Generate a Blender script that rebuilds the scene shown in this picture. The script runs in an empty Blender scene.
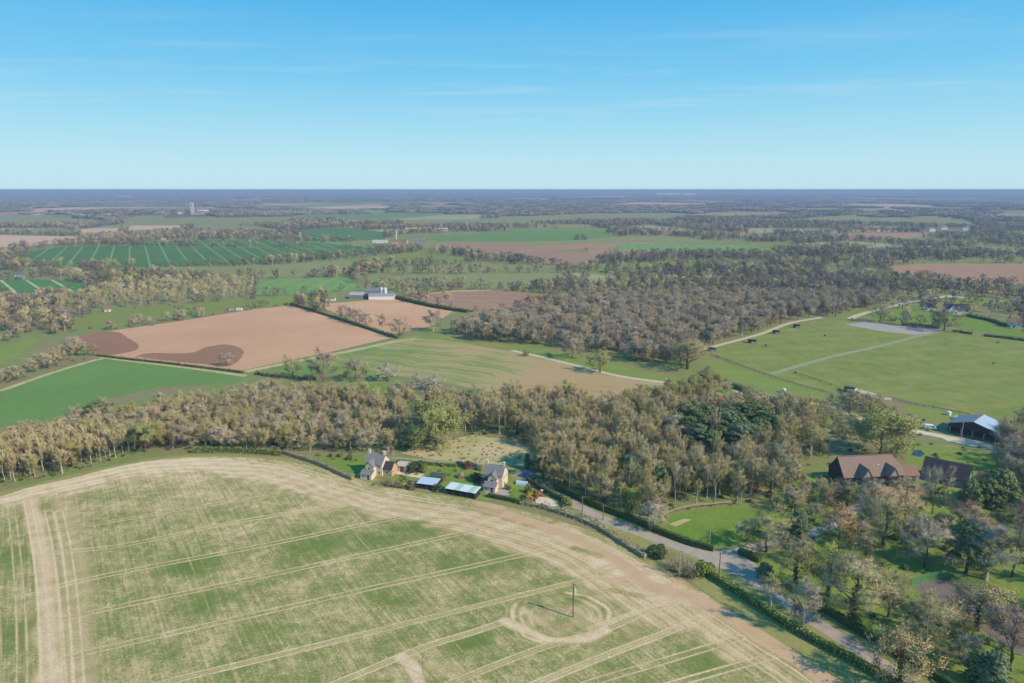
import bpy, math, random
import numpy as np
from mathutils import Vector, Matrix
from mathutils.geometry import delaunay_2d_cdt

R = math.radians
sc = bpy.context.scene
col = sc.collection
CAM_H, PITCH, FPX = 110.0, R(12.55), 682.67
cp, sp_ = math.cos(PITCH), math.sin(PITCH)

# ------------------------------------------------------------------ terrain
def sstep(a, b, x):
    t = np.clip((x - a) / (b - a), 0, 1)
    return t * t * (3 - 2 * t)

def height(x, y):
    x = np.asarray(x, float); y = np.asarray(y, float)
    r = np.hypot(x, y)
    n = (np.sin(x / 410 + 1.3) * np.cos(y / 330 + .4) + .6 * np.sin((x + y) / 270 + 2.1) + .5 * np.sin((x - 1.4 * y) / 620 + .7))
    n2 = np.sin(x / 1500 + 2.0) * np.cos(y / 1250 + 1.1) + .6 * np.sin((x * .7 + y) / 980)
    n3 = np.sin(x / 3100 + .5) * np.cos(y / 5200 + .8) + .5 * np.sin(x / 1300 + y / 2700)
    return sstep(900, 2300, r) * 4.0 * n + sstep(2500, 7000, r) * 9.0 * n2 + sstep(14000, 24000, r) * 30.0 * n3

def hz(x, y):
    return float(height(x, y))

def ray(u, v):
    a, b = (u - 512) / FPX, (341.5 - v) / FPX
    return np.array([a, cp + b * sp_, -sp_ + b * cp])

def G(u, v):
    """the point of the terrain that lies on the line of sight through picture position (u, v)"""
    d = ray(u, v)
    t0 = CAM_H / -d[2]
    if t0 < 880:
        return (d[0] * t0, d[1] * t0)
    t = 800.0
    while t < 90000:
        t2 = t * 1.012 + 4
        if CAM_H + d[2] * t2 < hz(d[0] * t2, d[1] * t2):
            lo, hi = t, t2
            for _ in range(25):
                m = .5 * (lo + hi)
                if CAM_H + d[2] * m < hz(d[0] * m, d[1] * m): hi = m
                else: lo = m
            return (d[0] * hi, d[1] * hi)
        t = t2
    return (d[0] * 60000, d[1] * 60000)

def P(u, v):
    x, y = G(u, v)
    return Vector((x, y, hz(x, y)))

def proj(x, y, z):
    dz = z - CAM_H
    depth = y * cp - dz * sp_
    up = y * sp_ + dz * cp
    return 512 + FPX * x / depth, 341.5 - FPX * up / depth, depth

def hgt(u, v, vtop):
    """metres a thing standing at (u, v) must be tall to reach picture row vtop"""
    x, y = G(u, v); z = hz(x, y); lo, hi = 0., 80.
    for _ in range(40):
        m = .5 * (lo + hi)
        if proj(x, y, z + m)[1] > vtop: lo = m
        else: hi = m
    return lo

def mpp(u, v):
    x, y = G(u, v)
    return proj(x, y, hz(x, y))[2] / FPX

def W(pts):
    return [G(*p) for p in pts]

# ------------------------------------------------------------------ materials
def lin(c):
    c = c / 255.
    return c / 12.92 if c <= .04045 else ((c + .055) / 1.055) ** 2.4
def S(r, g, b, k=1.0):
    return (min(lin(r) * k, .9), min(lin(g) * k, .9), min(lin(b) * k, .9), 1)

class NT:
    def __init__(s, name, rough=.9, spec=.15):
        s.m = bpy.data.materials.new(name); s.m.use_nodes = True
        s.t = s.m.node_tree; s.n = s.t.nodes; s.l = s.t.links
        s.b = s.n['Principled BSDF']; s.b.inputs['Roughness'].default_value = rough
        s.b.inputs['Specular IOR Level'].default_value = spec
    def new(s, t, **k):
        n = s.n.new(t)
        for a, v in k.items(): setattr(n, a, v)
        return n
    def link(s, a, b): s.l.new(a, b)
    def val(s, sock, v):
        if hasattr(v, 'is_output'): s.l.new(v, sock)
        else: sock.default_value = v
    def pos(s):
        return s.new('ShaderNodeNewGeometry').outputs['Position']
    def math(s, op, a, b=0.0, c=0.0):
        n = s.new('ShaderNodeMath', operation=op)
        s.val(n.inputs[0], a); s.val(n.inputs[1], b); s.val(n.inputs[2], c)
        return n.outputs[0]
    def noise(s, scale, detail=4, rough=.6, vec=None, dist=0.0):
        n = s.new('ShaderNodeTexNoise'); n.inputs['Scale'].default_value = scale
        n.inputs['Detail'].default_value = detail; n.inputs['Roughness'].default_value = rough
        n.inputs['Distortion'].default_value = dist
        s.l.new(vec if vec is not None else s.pos(), n.inputs['Vector'])
        return n.outputs['Fac']
    def mapr(s, v, a, b, c=0.0, d=1.0):
        n = s.new('ShaderNodeMapRange'); n.clamp = True
        s.val(n.inputs[0], v)
        for i, q in enumerate((a, b, c, d)): s.val(n.inputs[1 + i], q)
        return n.outputs[0]
    def mix(s, f, a, b, mode='MIX'):
        n = s.new('ShaderNodeMix', data_type='RGBA', blend_type=mode)
        s.val(n.inputs[0], f); s.val(n.inputs[6], a); s.val(n.inputs[7], b)
        return n.outputs[2]
    def ramp(s, f, stops, interp='LINEAR'):
        n = s.new('ShaderNodeValToRGB'); s.val(n.inputs[0], f)
        cr = n.color_ramp; cr.interpolation = interp
        while len(cr.elements) < len(stops): cr.elements.new(.5)
        for e, (p, c) in zip(cr.elements, stops): e.position = p; e.color = c
        return n.outputs[0]
    def rot2(s, ang, sx=1.0, sy=1.0):
        """world position turned so that local x runs along ANG; scaled"""
        m = s.new('ShaderNodeMapping'); m.vector_type = 'TEXTURE'
        m.inputs['Rotation'].default_value = (0, 0, ang)
        m.inputs['Scale'].default_value = (1 / sx, 1 / sy, 1)
        s.l.new(s.pos(), m.inputs['Vector'])
        return m.outputs[0]
    def sep(s, v):
        n = s.new('ShaderNodeSeparateXYZ'); s.l.new(v, n.inputs[0]); return n.outputs
    def attr(s, name):
        n = s.new('ShaderNodeAttribute'); n.attribute_name = name; return n.outputs['Fac']
    def rnd(s):
        return s.new('ShaderNodeObjectInfo').outputs['Random']
    def out(s, c, bump=None, bs=.3, bd=.1):
        s.val(s.b.inputs['Base Color'], c)
        if bump is not None:
            n = s.new('ShaderNodeBump'); n.inputs['Strength'].default_value = bs; n.inputs['Distance'].default_value = bd
            s.l.new(bump, n.inputs['Height']); s.l.new(n.outputs[0], s.b.inputs['Normal'])
        return s.m

def plain(name, c, rough=.8, var=.25, scale=1.5, spec=.15, c2=None):
    t = NT(name, rough, spec)
    d = c2 or tuple(q * (1 - var) for q in c[:3]) + (1,)
    f = t.mapr(t.noise(scale, 5), .3, .7)
    return t.out(t.mix(f, c, d))

def field(name, c1, c2, c3=None, big=.012, fine=.35, row=None, tram=None, tramc=None, bumpy=.25):
    """soil, crop or grass: broad and fine mottling, faint working rows (angle, spacing, strength), optional tramlines (angle, spacing, width)"""
    t = NT(name, .95, .05)
    f = t.mapr(t.noise(big, 6, .62), .32, .68)
    c = t.mix(f, c1, c2)
    g = t.noise(fine, 5, .7)
    c = t.mix(t.mapr(g, .28, .72, -.0, .75), c, c3 or tuple(q * .72 for q in c1[:3]) + (1,))
    if row:
        ang, spc, st = row
        x = t.sep(t.rot2(ang))[1]
        w = t.math('SINE', t.math('MULTIPLY', t.math('ADD', x, t.math('MULTIPLY', t.noise(.02, 2), spc * 1.5)), 6.283 / spc))
        lo = t.noise(.5, 3, .6, t.rot2(ang, .04, 1.0))
        k = t.math('MULTIPLY', t.mapr(t.math('ADD', t.math('MULTIPLY', w, .35), t.math('MULTIPLY', lo, 1.6)), .3, 1.3), st)
        c = t.mix(k, c, tuple(min(.9, q * 1.35) for q in c2[:3]) + (1,))
    if tram:
        ang, spc, wd = tram
        x = t.sep(t.rot2(ang))[1]
        m = t.math('ABSOLUTE', t.math('SUBTRACT', t.math('FRACT', t.math('DIVIDE', x, spc)), .5))
        k = t.mapr(m, wd / spc * .3, wd / spc * .6, 1, 0)
        k = t.math('MULTIPLY', k, t.mapr(t.noise(.06, 3), .3, .55, .45, 1.0))
        c = t.mix(k, c, tramc)
    return t.out(c, g, bumpy, .15)

def foliage(name, stops, dark=.55, rough=.8, trans=0.0, puff=0.0):
    """twigs or leaves: each tree takes its own shade, each face its own"""
    t = NT(name, rough, .1)
    c = t.ramp(t.rnd(), stops)
    f = t.mapr(t.noise(.9, 3, .6), .3, .7)
    c = t.mix(f, c, t.mix(1.0, c, (dark, dark, dark, 1), 'MULTIPLY'))
    m = t.out(c)
    if puff:      # the fine twigs of a crown, far below a pixel, take the light as the crown's rounded mass does
        cs = t.new('ShaderNodeVectorMath', operation='SUBTRACT'); t.link(t.new('ShaderNodeTexCoord').outputs['Generated'], cs.inputs[0]); cs.inputs[1].default_value = (.5, .5, .36)
        vt = t.new('ShaderNodeVectorTransform', vector_type='VECTOR', convert_from='OBJECT', convert_to='WORLD'); t.link(cs.outputs[0], vt.inputs[0])
        nn = t.new('ShaderNodeVectorMath', operation='NORMALIZE'); t.link(vt.outputs[0], nn.inputs[0])
        ge = t.new('ShaderNodeNewGeometry'); mv = t.new('ShaderNodeMix', data_type='VECTOR'); mv.inputs[0].default_value = puff
        t.link(ge.outputs['Normal'], mv.inputs[4]); t.link(nn.outputs[0], mv.inputs[5])
        n2 = t.new('ShaderNodeVectorMath', operation='NORMALIZE'); t.link(mv.outputs[1], n2.inputs[0]); t.link(n2.outputs[0], t.b.inputs['Normal'])
    if trans:
        tr = t.new('ShaderNodeBsdfTranslucent'); t.link(c, tr.inputs[0])
        mx = t.new('ShaderNodeMixShader'); mx.inputs[0].default_value = trans
        t.link(t.b.outputs[0], mx.inputs[1]); t.link(tr.outputs[0], mx.inputs[2])
        t.link(mx.outputs[0], t.n['Material Output'].inputs[0])
    return m

# ------------------------------------------------------------------ mesh helpers
class MB:
    def __init__(s): s.v = []; s.f = []; s.mi = []
    def add(s, vs, fs, mi=0):
        o = len(s.v); s.v.extend([tuple(map(float, q)) for q in vs]); s.f.extend([tuple(o + i for i in q) for q in fs]); s.mi.extend([mi] * len(fs))
        return s
    def box(s, x0, x1, y0, y1, z0, z1, mi=0):
        return s.add([(x0, y0, z0), (x1, y0, z0), (x1, y1, z0), (x0, y1, z0), (x0, y0, z1), (x1, y0, z1), (x1, y1, z1), (x0, y1, z1)],
                     [(3, 2, 1, 0), (4, 5, 6, 7), (0, 1, 5, 4), (1, 2, 6, 5), (2, 3, 7, 6), (3, 0, 4, 7)], mi)
    def prism(s, poly, a, b, axis='x', mi=0):
        """extrude a 2-D outline between A and B along an axis; outline is (y, z) for x, (x, z) for y, (x, y) for z"""
        n = len(poly)
        mk = {'x': lambda q, t: (t, q[0], q[1]), 'y': lambda q, t: (q[0], t, q[1]), 'z': lambda q, t: (q[0], q[1], t)}[axis]
        vs = [mk(q, a) for q in poly] + [mk(q, b) for q in poly]
        return s.add(vs, [tuple(range(n))[::-1], tuple(range(n, 2 * n))] + [(i, (i + 1) % n, n + (i + 1) % n, n + i) for i in range(n)], mi)
    def tube(s, pts, rs, sides=5, mi=0, cap=True):
        pts = [Vector(p) for p in pts]; rings = []
        for i, p in enumerate(pts):
            d = (pts[min(i + 1, len(pts) - 1)] - pts[max(i - 1, 0)])
            d = d.normalized() if d.length > 1e-6 else Vector((0, 0, 1))
            a = d.orthogonal().normalized(); b = d.cross(a)
            rings.append([p + (a * math.cos(k * 6.28319 / sides) + b * math.sin(k * 6.28319 / sides)) * rs[i] for k in range(sides)])
        vs = [q for r_ in rings for q in r_]; fs = []
        for i in range(len(pts) - 1):
            for k in range(sides):
                k2 = (k + 1) % sides
                fs.append((i * sides + k, i * sides + k2, (i + 1) * sides + k2, (i + 1) * sides + k))
        if cap: fs += [tuple(range(sides))[::-1], tuple(range((len(pts) - 1) * sides, len(pts) * sides))]
        return s.add(vs, fs, mi)
    def mesh(s, name, mats):
        me = bpy.data.meshes.new(name); me.from_pydata(s.v, [], s.f)
        for m in mats: me.materials.append(m)
        if len(mats) > 1: me.polygons.foreach_set('material_index', s.mi)
        me.update(); return me
    def obj(s, name, mats, parent=None, loc=None):
        if not isinstance(mats, (list, tuple)): mats = [mats]
        return link(name, s.mesh(name, mats), parent, loc)

def link(name, me, parent=None, loc=None):
    o = bpy.data.objects.new(name, me); col.objects.link(o)
    if parent is not None: o.parent = parent
    if loc is not None: o.location = loc
    return o

def tag(o, label=None, cat=None, group=None, kind=None):
    for k, v in (('label', label), ('category', cat), ('group', group), ('kind', kind)):
        if v: o[k] = v
    return o

def thing(name, label, cat, loc, rz=0.0, group=None, scale=1.0):
    o = bpy.data.objects.new(name, None); col.objects.link(o)
    o.location = loc; o.rotation_euler = (0, 0, rz); o.scale = (scale,) * 3
    o.empty_display_size = .5
    return tag(o, label, cat, group)

def buffer(pts, w):
    """closed outline of a way of width W along world points"""
    L, Rr = [], []
    for i, p in enumerate(pts):
        a = np.array(pts[max(i - 1, 0)]); b = np.array(pts[min(i + 1, len(pts) - 1)])
        d = (b - a) / (np.linalg.norm(b - a) + 1e-9); n = np.array([-d[1], d[0]])
        ww = w[i] if isinstance(w, (list, tuple)) else w
        L.append(tuple(np.array(p) + n * ww / 2)); Rr.append(tuple(np.array(p) - n * ww / 2))
    return L + Rr[::-1]

def inside(px, py, poly):
    px = np.asarray(px); py = np.asarray(py)
    c = np.zeros(px.shape, bool); n = len(poly); j = n - 1
    for i in range(n):
        xi, yi = poly[i]; xj, yj = poly[j]
        m = ((yi > py) != (yj > py)) & (px < (xj - xi) * (py - yi) / (yj - yi + 1e-12) + xi)
        c ^= m; j = i
    return c

def smooth(pts, n=6):
    """Catmull-Rom through points"""
    out = []
    P_ = [np.array(p, float) for p in pts]
    for i in range(len(P_) - 1):
        a, b, c, d = P_[max(i - 1, 0)], P_[i], P_[i + 1], P_[min(i + 2, len(P_) - 1)]
        for k in range(n):
            t = k / n
            out.append(tuple(.5 * ((2 * b) + (-a + c) * t + (2 * a - 5 * b + 4 * c - d) * t * t + (-a + 3 * b - 3 * c + d) * t ** 3)))
    out.append(tuple(P_[-1])); return out

def pdist(X, Y, pts, reach=24.0):
    """distance of many points to a polyline (far ones: 1e9)"""
    best = np.full(X.shape, 1e9); p = np.array(pts); lo, hi = p.min(0) - reach, p.max(0) + reach
    k = np.nonzero((X > lo[0]) & (X < hi[0]) & (Y > lo[1]) & (Y < hi[1]))[0]
    x, y = X[k], Y[k]; b = np.full(x.shape, 1e9)
    for (ax, ay), (bx, by) in zip(pts[:-1], pts[1:]):
        dx, dy = bx - ax, by - ay; L2 = dx * dx + dy * dy + 1e-9
        t = np.clip(((x - ax) * dx + (y - ay) * dy) / L2, 0, 1)
        b = np.minimum(b, (x - ax - t * dx) ** 2 + (y - ay - t * dy) ** 2)
    best[k] = np.sqrt(b); return best
# ------------------------------------------------------------------ land: one sheet, cut along the field edges
DR, TR = R(-56.0), R(24.0)                    # drill and tramline directions of the near field
SOIL = S(196, 160, 128); SOILD = S(152, 116, 92)
M = {}
M['ground'] = None
def ground_mat():
    t = NT('ground_cover', .95, .05)
    p = t.pos()
    f = t.noise(.02, 6, .65)
    c = t.ramp(f, [(.3, S(126, 120, 76)), (.45, S(146, 134, 94)), (.55, S(124, 140, 76)), (.7, S(168, 154, 114))])
    g = t.noise(.5, 5, .7)
    c = t.mix(t.mapr(g, .3, .7, 0, .5), c, S(104, 104, 64))
    # beyond the modelled fields: a patchwork of woods, pasture and soil
    v = t.new('ShaderNodeTexVoronoi'); v.inputs['Scale'].default_value = .0021; v.inputs['Randomness'].default_value = .9
    w = t.new('ShaderNodeVectorMath', operation='ADD'); t.link(p, w.inputs[0])
    nz = t.new('ShaderNodeTexNoise'); nz.inputs['Scale'].default_value = .004; t.link(p, nz.inputs['Vector'])
    sc_ = t.new('ShaderNodeVectorMath', operation='SCALE'); t.link(nz.outputs['Color'], sc_.inputs[0]); sc_.inputs[3].default_value = 120
    t.link(sc_.outputs[0], w.inputs[1]); t.link(w.outputs[0], v.inputs['Vector'])
    h = t.sep(v.outputs['Color'])[0]
    far = t.ramp(h, [(0, S(92, 82, 66)), (.4, S(86, 82, 60)), (.56, S(104, 116, 70)), (.64, S(98, 86, 70)), (.78, S(124, 124, 82)), (.86, S(168, 140, 108)), (.9, S(88, 78, 64))], 'CONSTANT')
    far = t.mix(t.mapr(t.noise(.008, 6, .7), .35, .65, 0, .8), far, S(72, 66, 52))
    d = t.new('ShaderNodeVectorMath', operation='LENGTH'); t.link(p, d.inputs[0])
    c = t.mix(t.mapr(d.outputs['Value'], 2000, 3800), c, far)
    return t.out(c, g, .4, .3)
M['ground'] = ground_mat()

GREEN = S(104, 136, 70); GREEN2 = S(88, 120, 58)
mats = {
 'grass': field('meadow_grass', S(124, 136, 62), S(106, 126, 52), S(138, 136, 80), .02, .25),
 'lush': field('lush_grass', S(122, 142, 64), S(102, 126, 54), S(142, 142, 78), .04, .4),
 'lawn': field('lawn_grass', S(132, 148, 66), S(108, 138, 50), S(96, 116, 48), .09, .5),
 'park': field('park_grass', S(112, 136, 54, 1.2), S(134, 140, 72, 1.15), S(94, 108, 48, 1.1), .07, .5),
 'pasture': field('horse_pasture', S(124, 138, 64), S(92, 114, 46), S(166, 148, 94), .03, .11, (R(12), 20, .5)),
 'verge': field('verge_grass', S(118, 130, 58), S(138, 138, 76), S(168, 152, 104), .1, .6),
 'rough': field('rough_grass', S(186, 164, 120), S(128, 140, 74), S(204, 184, 140), .07, .35),
 'crop': field('green_crop', GREEN, GREEN2, S(116, 140, 78), .014, .2, (R(33), 3.2, .14)),
 'cropt': field('tramlined_crop', S(88, 124, 66), S(76, 112, 58), None, .006, .1, None, (R(118.6), 27, 3.0), S(136, 150, 106)),
 'cropl': field('light_crop', S(88, 134, 72), S(78, 122, 64), None, .01, .1, None, (R(131.5), 24, 3.4), S(188, 178, 134)),
 'tan': field('tilled_soil', S(212, 172, 134), S(184, 138, 102), S(190, 148, 112), .007, .2, (R(20), 9, .22)),
 'damp': field('dark_tilled_soil', S(158, 118, 90), S(148, 110, 84), S(138, 102, 78), .02, .3, (R(30), 5, .12)),
 'brown': field('ploughed_soil', S(154, 120, 94), S(166, 132, 104), S(138, 108, 86), .01, .2, (R(-14), 24, .26)),
 'sandy': field('sandy_thin_crop', S(186, 142, 106), S(170, 140, 98), S(150, 140, 92), .03, .3, (R(-20), 12, .3)),
 'red': field('reddish_soil', S(178, 138, 106), S(162, 126, 98), S(150, 118, 92), .006, .1, (R(4), 20, .2)),
 'pale': field('pale_soil', S(214, 178, 146), S(204, 168, 136), None, .008, .1),
 'striped': field('striped_grass', S(122, 150, 84), S(110, 142, 76), None, .01, .1, (R(85), 22, .5)),
 'dull': field('dull_pasture', S(134, 136, 80), S(116, 124, 70), S(152, 142, 98), .006, .08, (R(10), 30, .2)),
 'straw': field('dead_grass', S(176, 168, 120), S(150, 150, 98), None, .01, .1),
}
def road_mat(name, c1, c2, c3):
    t = NT(name, .9, .2)
    f = t.mapr(t.noise(.35, 5, .65), .3, .7)
    g = t.noise(3.5, 4, .7)
    c = t.mix(f, c1, c2); c = t.mix(t.mapr(g, .3, .75, 0, .5), c, c3)
    return t.out(c, g, .2, .05)
mats['road'] = road_mat('worn_asphalt', S(172, 156, 136), S(148, 136, 120), S(190, 174, 150))
mats['track'] = road_mat('stone_track', S(206, 190, 160), S(188, 172, 140), S(170, 160, 122))
mats['greytrack'] = road_mat('grassy_track', S(160, 156, 122), S(142, 144, 104), S(122, 134, 80))
mats['paving'] = road_mat('pale_paving', S(226, 206, 180), S(210, 188, 160), S(190, 170, 145))
mats['yard'] = road_mat('grey_yard', S(168, 156, 146), S(152, 142, 130), S(184, 172, 160))
mats['court'] = road_mat('worn_court_surface', S(128, 108, 92), S(112, 100, 90), S(122, 116, 110))
t = NT('pond_water', .08, .5); t.b.inputs['IOR'].default_value = 1.33
mats['water'] = t.out(S(52, 64, 66), t.noise(2.0, 3), .12, .05)

def striped_field():
    """thin crop on the slope below the wood: green at its near corner, bare and sandy in bands further off"""
    t = NT('banded_thin_crop', .95, .05)
    x = t.sep(t.pos())
    warp = t.noise(.012, 3, .5)
    u = t.sep(t.rot2(R(-26)))
    w = t.math('SINE', t.math('MULTIPLY', t.math('ADD', u[1], t.math('MULTIPLY', warp, 60)), .42))
    w2 = t.math('SINE', t.math('MULTIPLY', t.math('ADD', u[1], t.math('MULTIPLY', warp, 60)), 1.15))
    k = t.math('ADD', t.math('MULTIPLY', w, .09), t.math('MULTIPLY', w2, .10))
    k = t.math('ADD', k, t.mapr(x[0], -140, 60, .2, .92))
    k = t.math('ADD', k, t.math('MULTIPLY', t.math('SUBTRACT', t.noise(.02, 4), .5), 1.0))
    c = t.ramp(k, [(.1, S(92, 128, 58)), (.4, S(128, 140, 76)), (.66, S(170, 152, 104)), (.95, S(184, 148, 108))])
    g = t.noise(.3, 5, .7)
    c = t.mix(t.mapr(g, .3, .75, 0, .4), c, S(150, 140, 92))
    return t.out(c, g, .2, .15)
mats['banded'] = striped_field()

NEAR_EDGE = [(-60, 507), (0, 496), (30, 487), (75, 477), (110, 468), (150, 460.5), (190, 457), (235, 457), (280, 460.5), (320, 468), (360, 480),
             (400, 489), (440, 495), (480, 501), (520, 510), (560, 521), (600, 534), (640, 554), (665, 569), (690, 584), (740, 616), (790, 648), (850, 687)]
near_edge_w = smooth(W(NEAR_EDGE), 4)
near_field = near_edge_w + [(98, 112), (110, 70), (110, -60), (-260, -60), (-260, 150)]

fields = []      # (object name, material, outline in metres), later ones lie over earlier ones
def F(name, mat, px): fields.append((name, mat, W(px)))
def way(name, mat, px, w): fields.append((name, mat, buffer(smooth(W(px), 4), w)))

# far strips
F('crop_field', 'cropt', [(4, 266), (30, 252), (65, 246.5), (130, 246), (256, 248), (330, 249), (398, 251), (330, 258), (256, 264), (150, 267)])
F('crop_field', 'cropt', [(130, 245.4), (150, 241), (256, 239.5), (320, 243), (400, 250.4), (330, 248.4), (256, 247.4)])
F('tilled_field', 'pale', [(80, 229), (122, 227.5), (118, 236), (80, 236)])
F('tilled_field', 'pale', [(131, 225.5), (180, 225.5), (182, 231), (123, 235)])
F('tilled_field', 'pale', [(-30, 234), (25, 235.5), (79, 236.5), (84, 241), (40, 245), (-30, 252)])
F('pasture_field', 'dull', [(20, 217.5), (82, 216), (112, 223), (-20, 226), (-20, 219)])
F('pasture_field', 'dull', [(117, 216), (165, 215), (164, 224), (125, 224)])
F('pasture_field', 'dull', [(195, 225), (256, 226), (300, 234), (192, 232)])
F('pasture_field', 'dull', [(-20, 228), (60, 228), (78, 231), (70, 234), (-20, 233)])
F('crop_field', 'cropl', [(-20, 280), (70, 280), (100, 291), (72, 296), (-20, 298)])
F('pasture_field', 'grass', [(68, 322), (105, 311), (160, 306), (256, 299), (330, 294.5), (336, 297), (256, 306), (175, 317), (130, 322), (72, 331)])
F('pasture_field', 'dull', [(100, 268.5), (256, 266), (345, 259.5), (362, 263), (352, 274), (256, 278), (200, 279), (110, 272)])
F('crop_field', 'lush', [(-30, 352), (0, 347), (30, 337), (40, 339), (25, 354), (-30, 378)])
F('crop_field', 'crop', [(-60, 400), (0, 390), (50, 372), (90, 360.5), (100, 357.5), (135, 361.5), (190, 367), (250, 375), (235, 384), (160, 387), (110, 398), (87, 414), (25, 425), (-60, 430)])
F('tilled_field', 'tan', [(66, 341), (90, 334), (180, 321), (256, 309), (292, 305.5), (330, 317), (390, 338), (330, 352), (262, 366), (240, 371), (160, 361), (100, 355)])
fields.append(('tilled_field', 'damp', smooth(W([(70, 341), (82, 336), (100, 332), (118, 332), (126, 337), (138, 344), (136, 350), (118, 354), (100, 354.5), (70, 341)]), 4)[:-1]))
fields.append(('tilled_field', 'damp', smooth(W([(136, 356.5), (150, 353), (190, 353), (206, 347), (228, 344.5), (243, 350), (240, 359), (228, 366), (200, 364), (160, 360), (136, 356.5)]), 4)[:-1]))
F('tilled_field', 'tan', [(314, 304.5), (373, 300), (396, 299), (453, 311), (431, 326), (405, 331), (391, 335), (356, 321)])
F('ploughed_field', 'brown', [(403, 297.5), (451, 292), (500, 290.5), (545, 294), (553, 300), (520, 309), (473, 311.5)])
F('tilled_field', 'tan', [(401, 297), (451, 290.4), (500, 289.6), (540, 292.6), (500, 290.2), (451, 291.8)])
F('pasture_field', 'lush', [(256, 297.5), (336, 293), (336, 299), (300, 303), (256, 307.5)])
F('crop_field', 'striped', [(256, 280), (350, 277.5), (357, 288), (336, 292.5), (256, 295.5)])
F('pasture_field', 'dull', [(364, 276), (500, 273.5), (560, 273), (575, 283), (512, 290), (450, 285.5), (368, 284)])
F('pasture_field', 'grass', [(345, 258.5), (416, 252.5), (481, 258.5), (446, 263.5), (358, 267)])
F('pasture_field', 'dull', [(362, 269), (446, 265), (490, 262), (540, 267), (500, 271), (400, 273)])
F('crop_field', 'cropt', [(290, 231), (340, 227.5), (385, 232), (385, 240), (312, 241)])
F('crop_field', 'crop', [(430, 237), (480, 233), (512, 231), (590, 230), (622, 236), (560, 241), (512, 241.5), (435, 241.5)])
F('ploughed_field', 'brown', [(434, 242.5), (512, 242.5), (530, 245.5), (545, 250), (600, 253), (595, 265), (560, 265), (512, 259), (488, 258), (455, 249)])
F('tilled_field', 'red', [(582, 249.5), (652, 250), (650, 256), (598, 256)])
F('pasture_field', 'grass', [(557, 265.5), (687, 261.5), (768, 259.5), (770, 265), (700, 269), (560, 269.5)])
F('pasture_field', 'straw', [(570, 273), (617, 275.5), (617, 283), (572, 283)])
F('pasture_field', 'straw', [(632, 276), (720, 274), (725, 277), (640, 279)])
F('tilled_field', 'red', [(883, 266.5), (923, 263.5), (1024, 263.5), (1120, 264), (1120, 291), (1024, 285), (968, 286), (943, 281), (908, 275)])
F('tilled_field', 'red', [(978, 289.5), (1024, 287.5), (1110, 292), (1110, 296), (1024, 294), (993, 292.5)])
F('pasture_field', 'grass', [(950, 260.5), (1008, 257.5), (1090, 257.5), (1090, 262), (953, 263)])
F('tilled_field', 'red', [(825, 234.5), (868, 232.5), (935, 233), (936, 237), (830, 239)])
F('tilled_field', 'pale', [(838, 230.6), (880, 229.6), (920, 231.4), (880, 231.8)])
F('pasture_field', 'dull', [(910, 217), (943, 215.5), (968, 220), (953, 224), (910, 222)])
F('pasture_field', 'dull', [(838, 215.5), (878, 212), (893, 215), (843, 218.5)])
F('pasture_field', 'dull', [(988, 221.5), (1040, 222), (1060, 227), (990, 224.5)])
F('pasture_field', 'dull', [(858, 249.5), (888, 247.5), (918, 252), (868, 254.5)])
F('pasture_field', 'dull', [(938, 248.5), (990, 247), (1040, 249), (1040, 252), (950, 253)])
F('pasture_field', 'dull', [(783, 246.5), (828, 245), (834, 249), (790, 252)])
F('pasture_field', 'dull', [(775, 260), (824, 258), (826, 262), (780, 264)])
F('tilled_field', 'pale', [(655, 208.6), (724, 208.8), (728, 211.2), (668, 210.8)])
F('pasture_field', 'dull', [(548, 215), (600, 213), (680, 215), (720, 217), (640, 219), (560, 218.6)])
F('pasture_field', 'straw', [(690, 214), (760, 214), (800, 217), (720, 218)])
F('tilled_field', 'pale', [(112, 195.6), (130, 195.4), (140, 197), (120, 197.6)])
F('tilled_field', 'pale', [(26, 213), (36, 209.6), (54, 209.4), (50, 213.6), (34, 215.4)])
F('tilled_field', 'pale', [(225, 199.6), (262, 199.4), (262, 201), (236, 201.2)])
F('tilled_field', 'red', [(892, 211.4), (918, 210.4), (932, 212.4), (900, 213.6)])
F('tilled_field', 'pale', [(880, 206.6), (916, 206.6), (914, 208), (882, 208)])
F('pasture_field', 'dull', [(350, 213), (376, 209), (398, 210), (380, 213.4)])
# paddocks on the right
F('horse_paddock', 'pasture', [(705, 351), (725, 345), (762, 334.5), (789, 325), (824, 319), (848, 321), (870, 322), (900, 326), (930, 330), (945, 330), (880, 346), (830, 357), (771, 374), (740, 364)])
F('horse_paddock', 'pasture', [(771, 374), (830, 357), (880, 346), (945, 330), (975, 333.5), (1024, 339.5), (1120, 350), (1120, 440), (1024, 427), (985, 414), (945, 409), (890, 396), (850, 386), (830, 392), (800, 384)])
F('horse_paddock', 'lush', [(702, 356), (735, 364), (771, 377), (825, 393), (822, 399), (780, 391), (735, 381), (712, 372)])
F('grass_strip', 'lush', [(905, 404), (945, 410), (970, 415), (955, 421), (930, 420), (905, 411)])
F('riding_arena', 'yard', [(845, 324.5), (864, 322.2), (892, 325), (942, 330), (937, 332), (916, 335), (880, 331)])
F('house_meadow', 'lawn', [(864, 312), (889, 309.5), (934, 311.5), (967, 316.5), (1024, 331.5), (1080, 342), (1080, 346), (1024, 337), (1001, 334.5), (976, 331.5), (939, 325.5), (901, 324.5), (873, 318)])
F('house_meadow', 'grass', [(830, 316), (850, 311), (880, 307), (920, 303), (925, 307), (890, 309), (868, 312), (872, 317), (850, 319)])
F('house_meadow', 'grass', [(950, 297.5), (985, 297), (1024, 303), (1024, 307), (985, 304), (962, 306)])
F('tilled_field', 'track', [(946, 297.6), (948, 295.4), (966, 295.6), (966, 298)])
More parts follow.
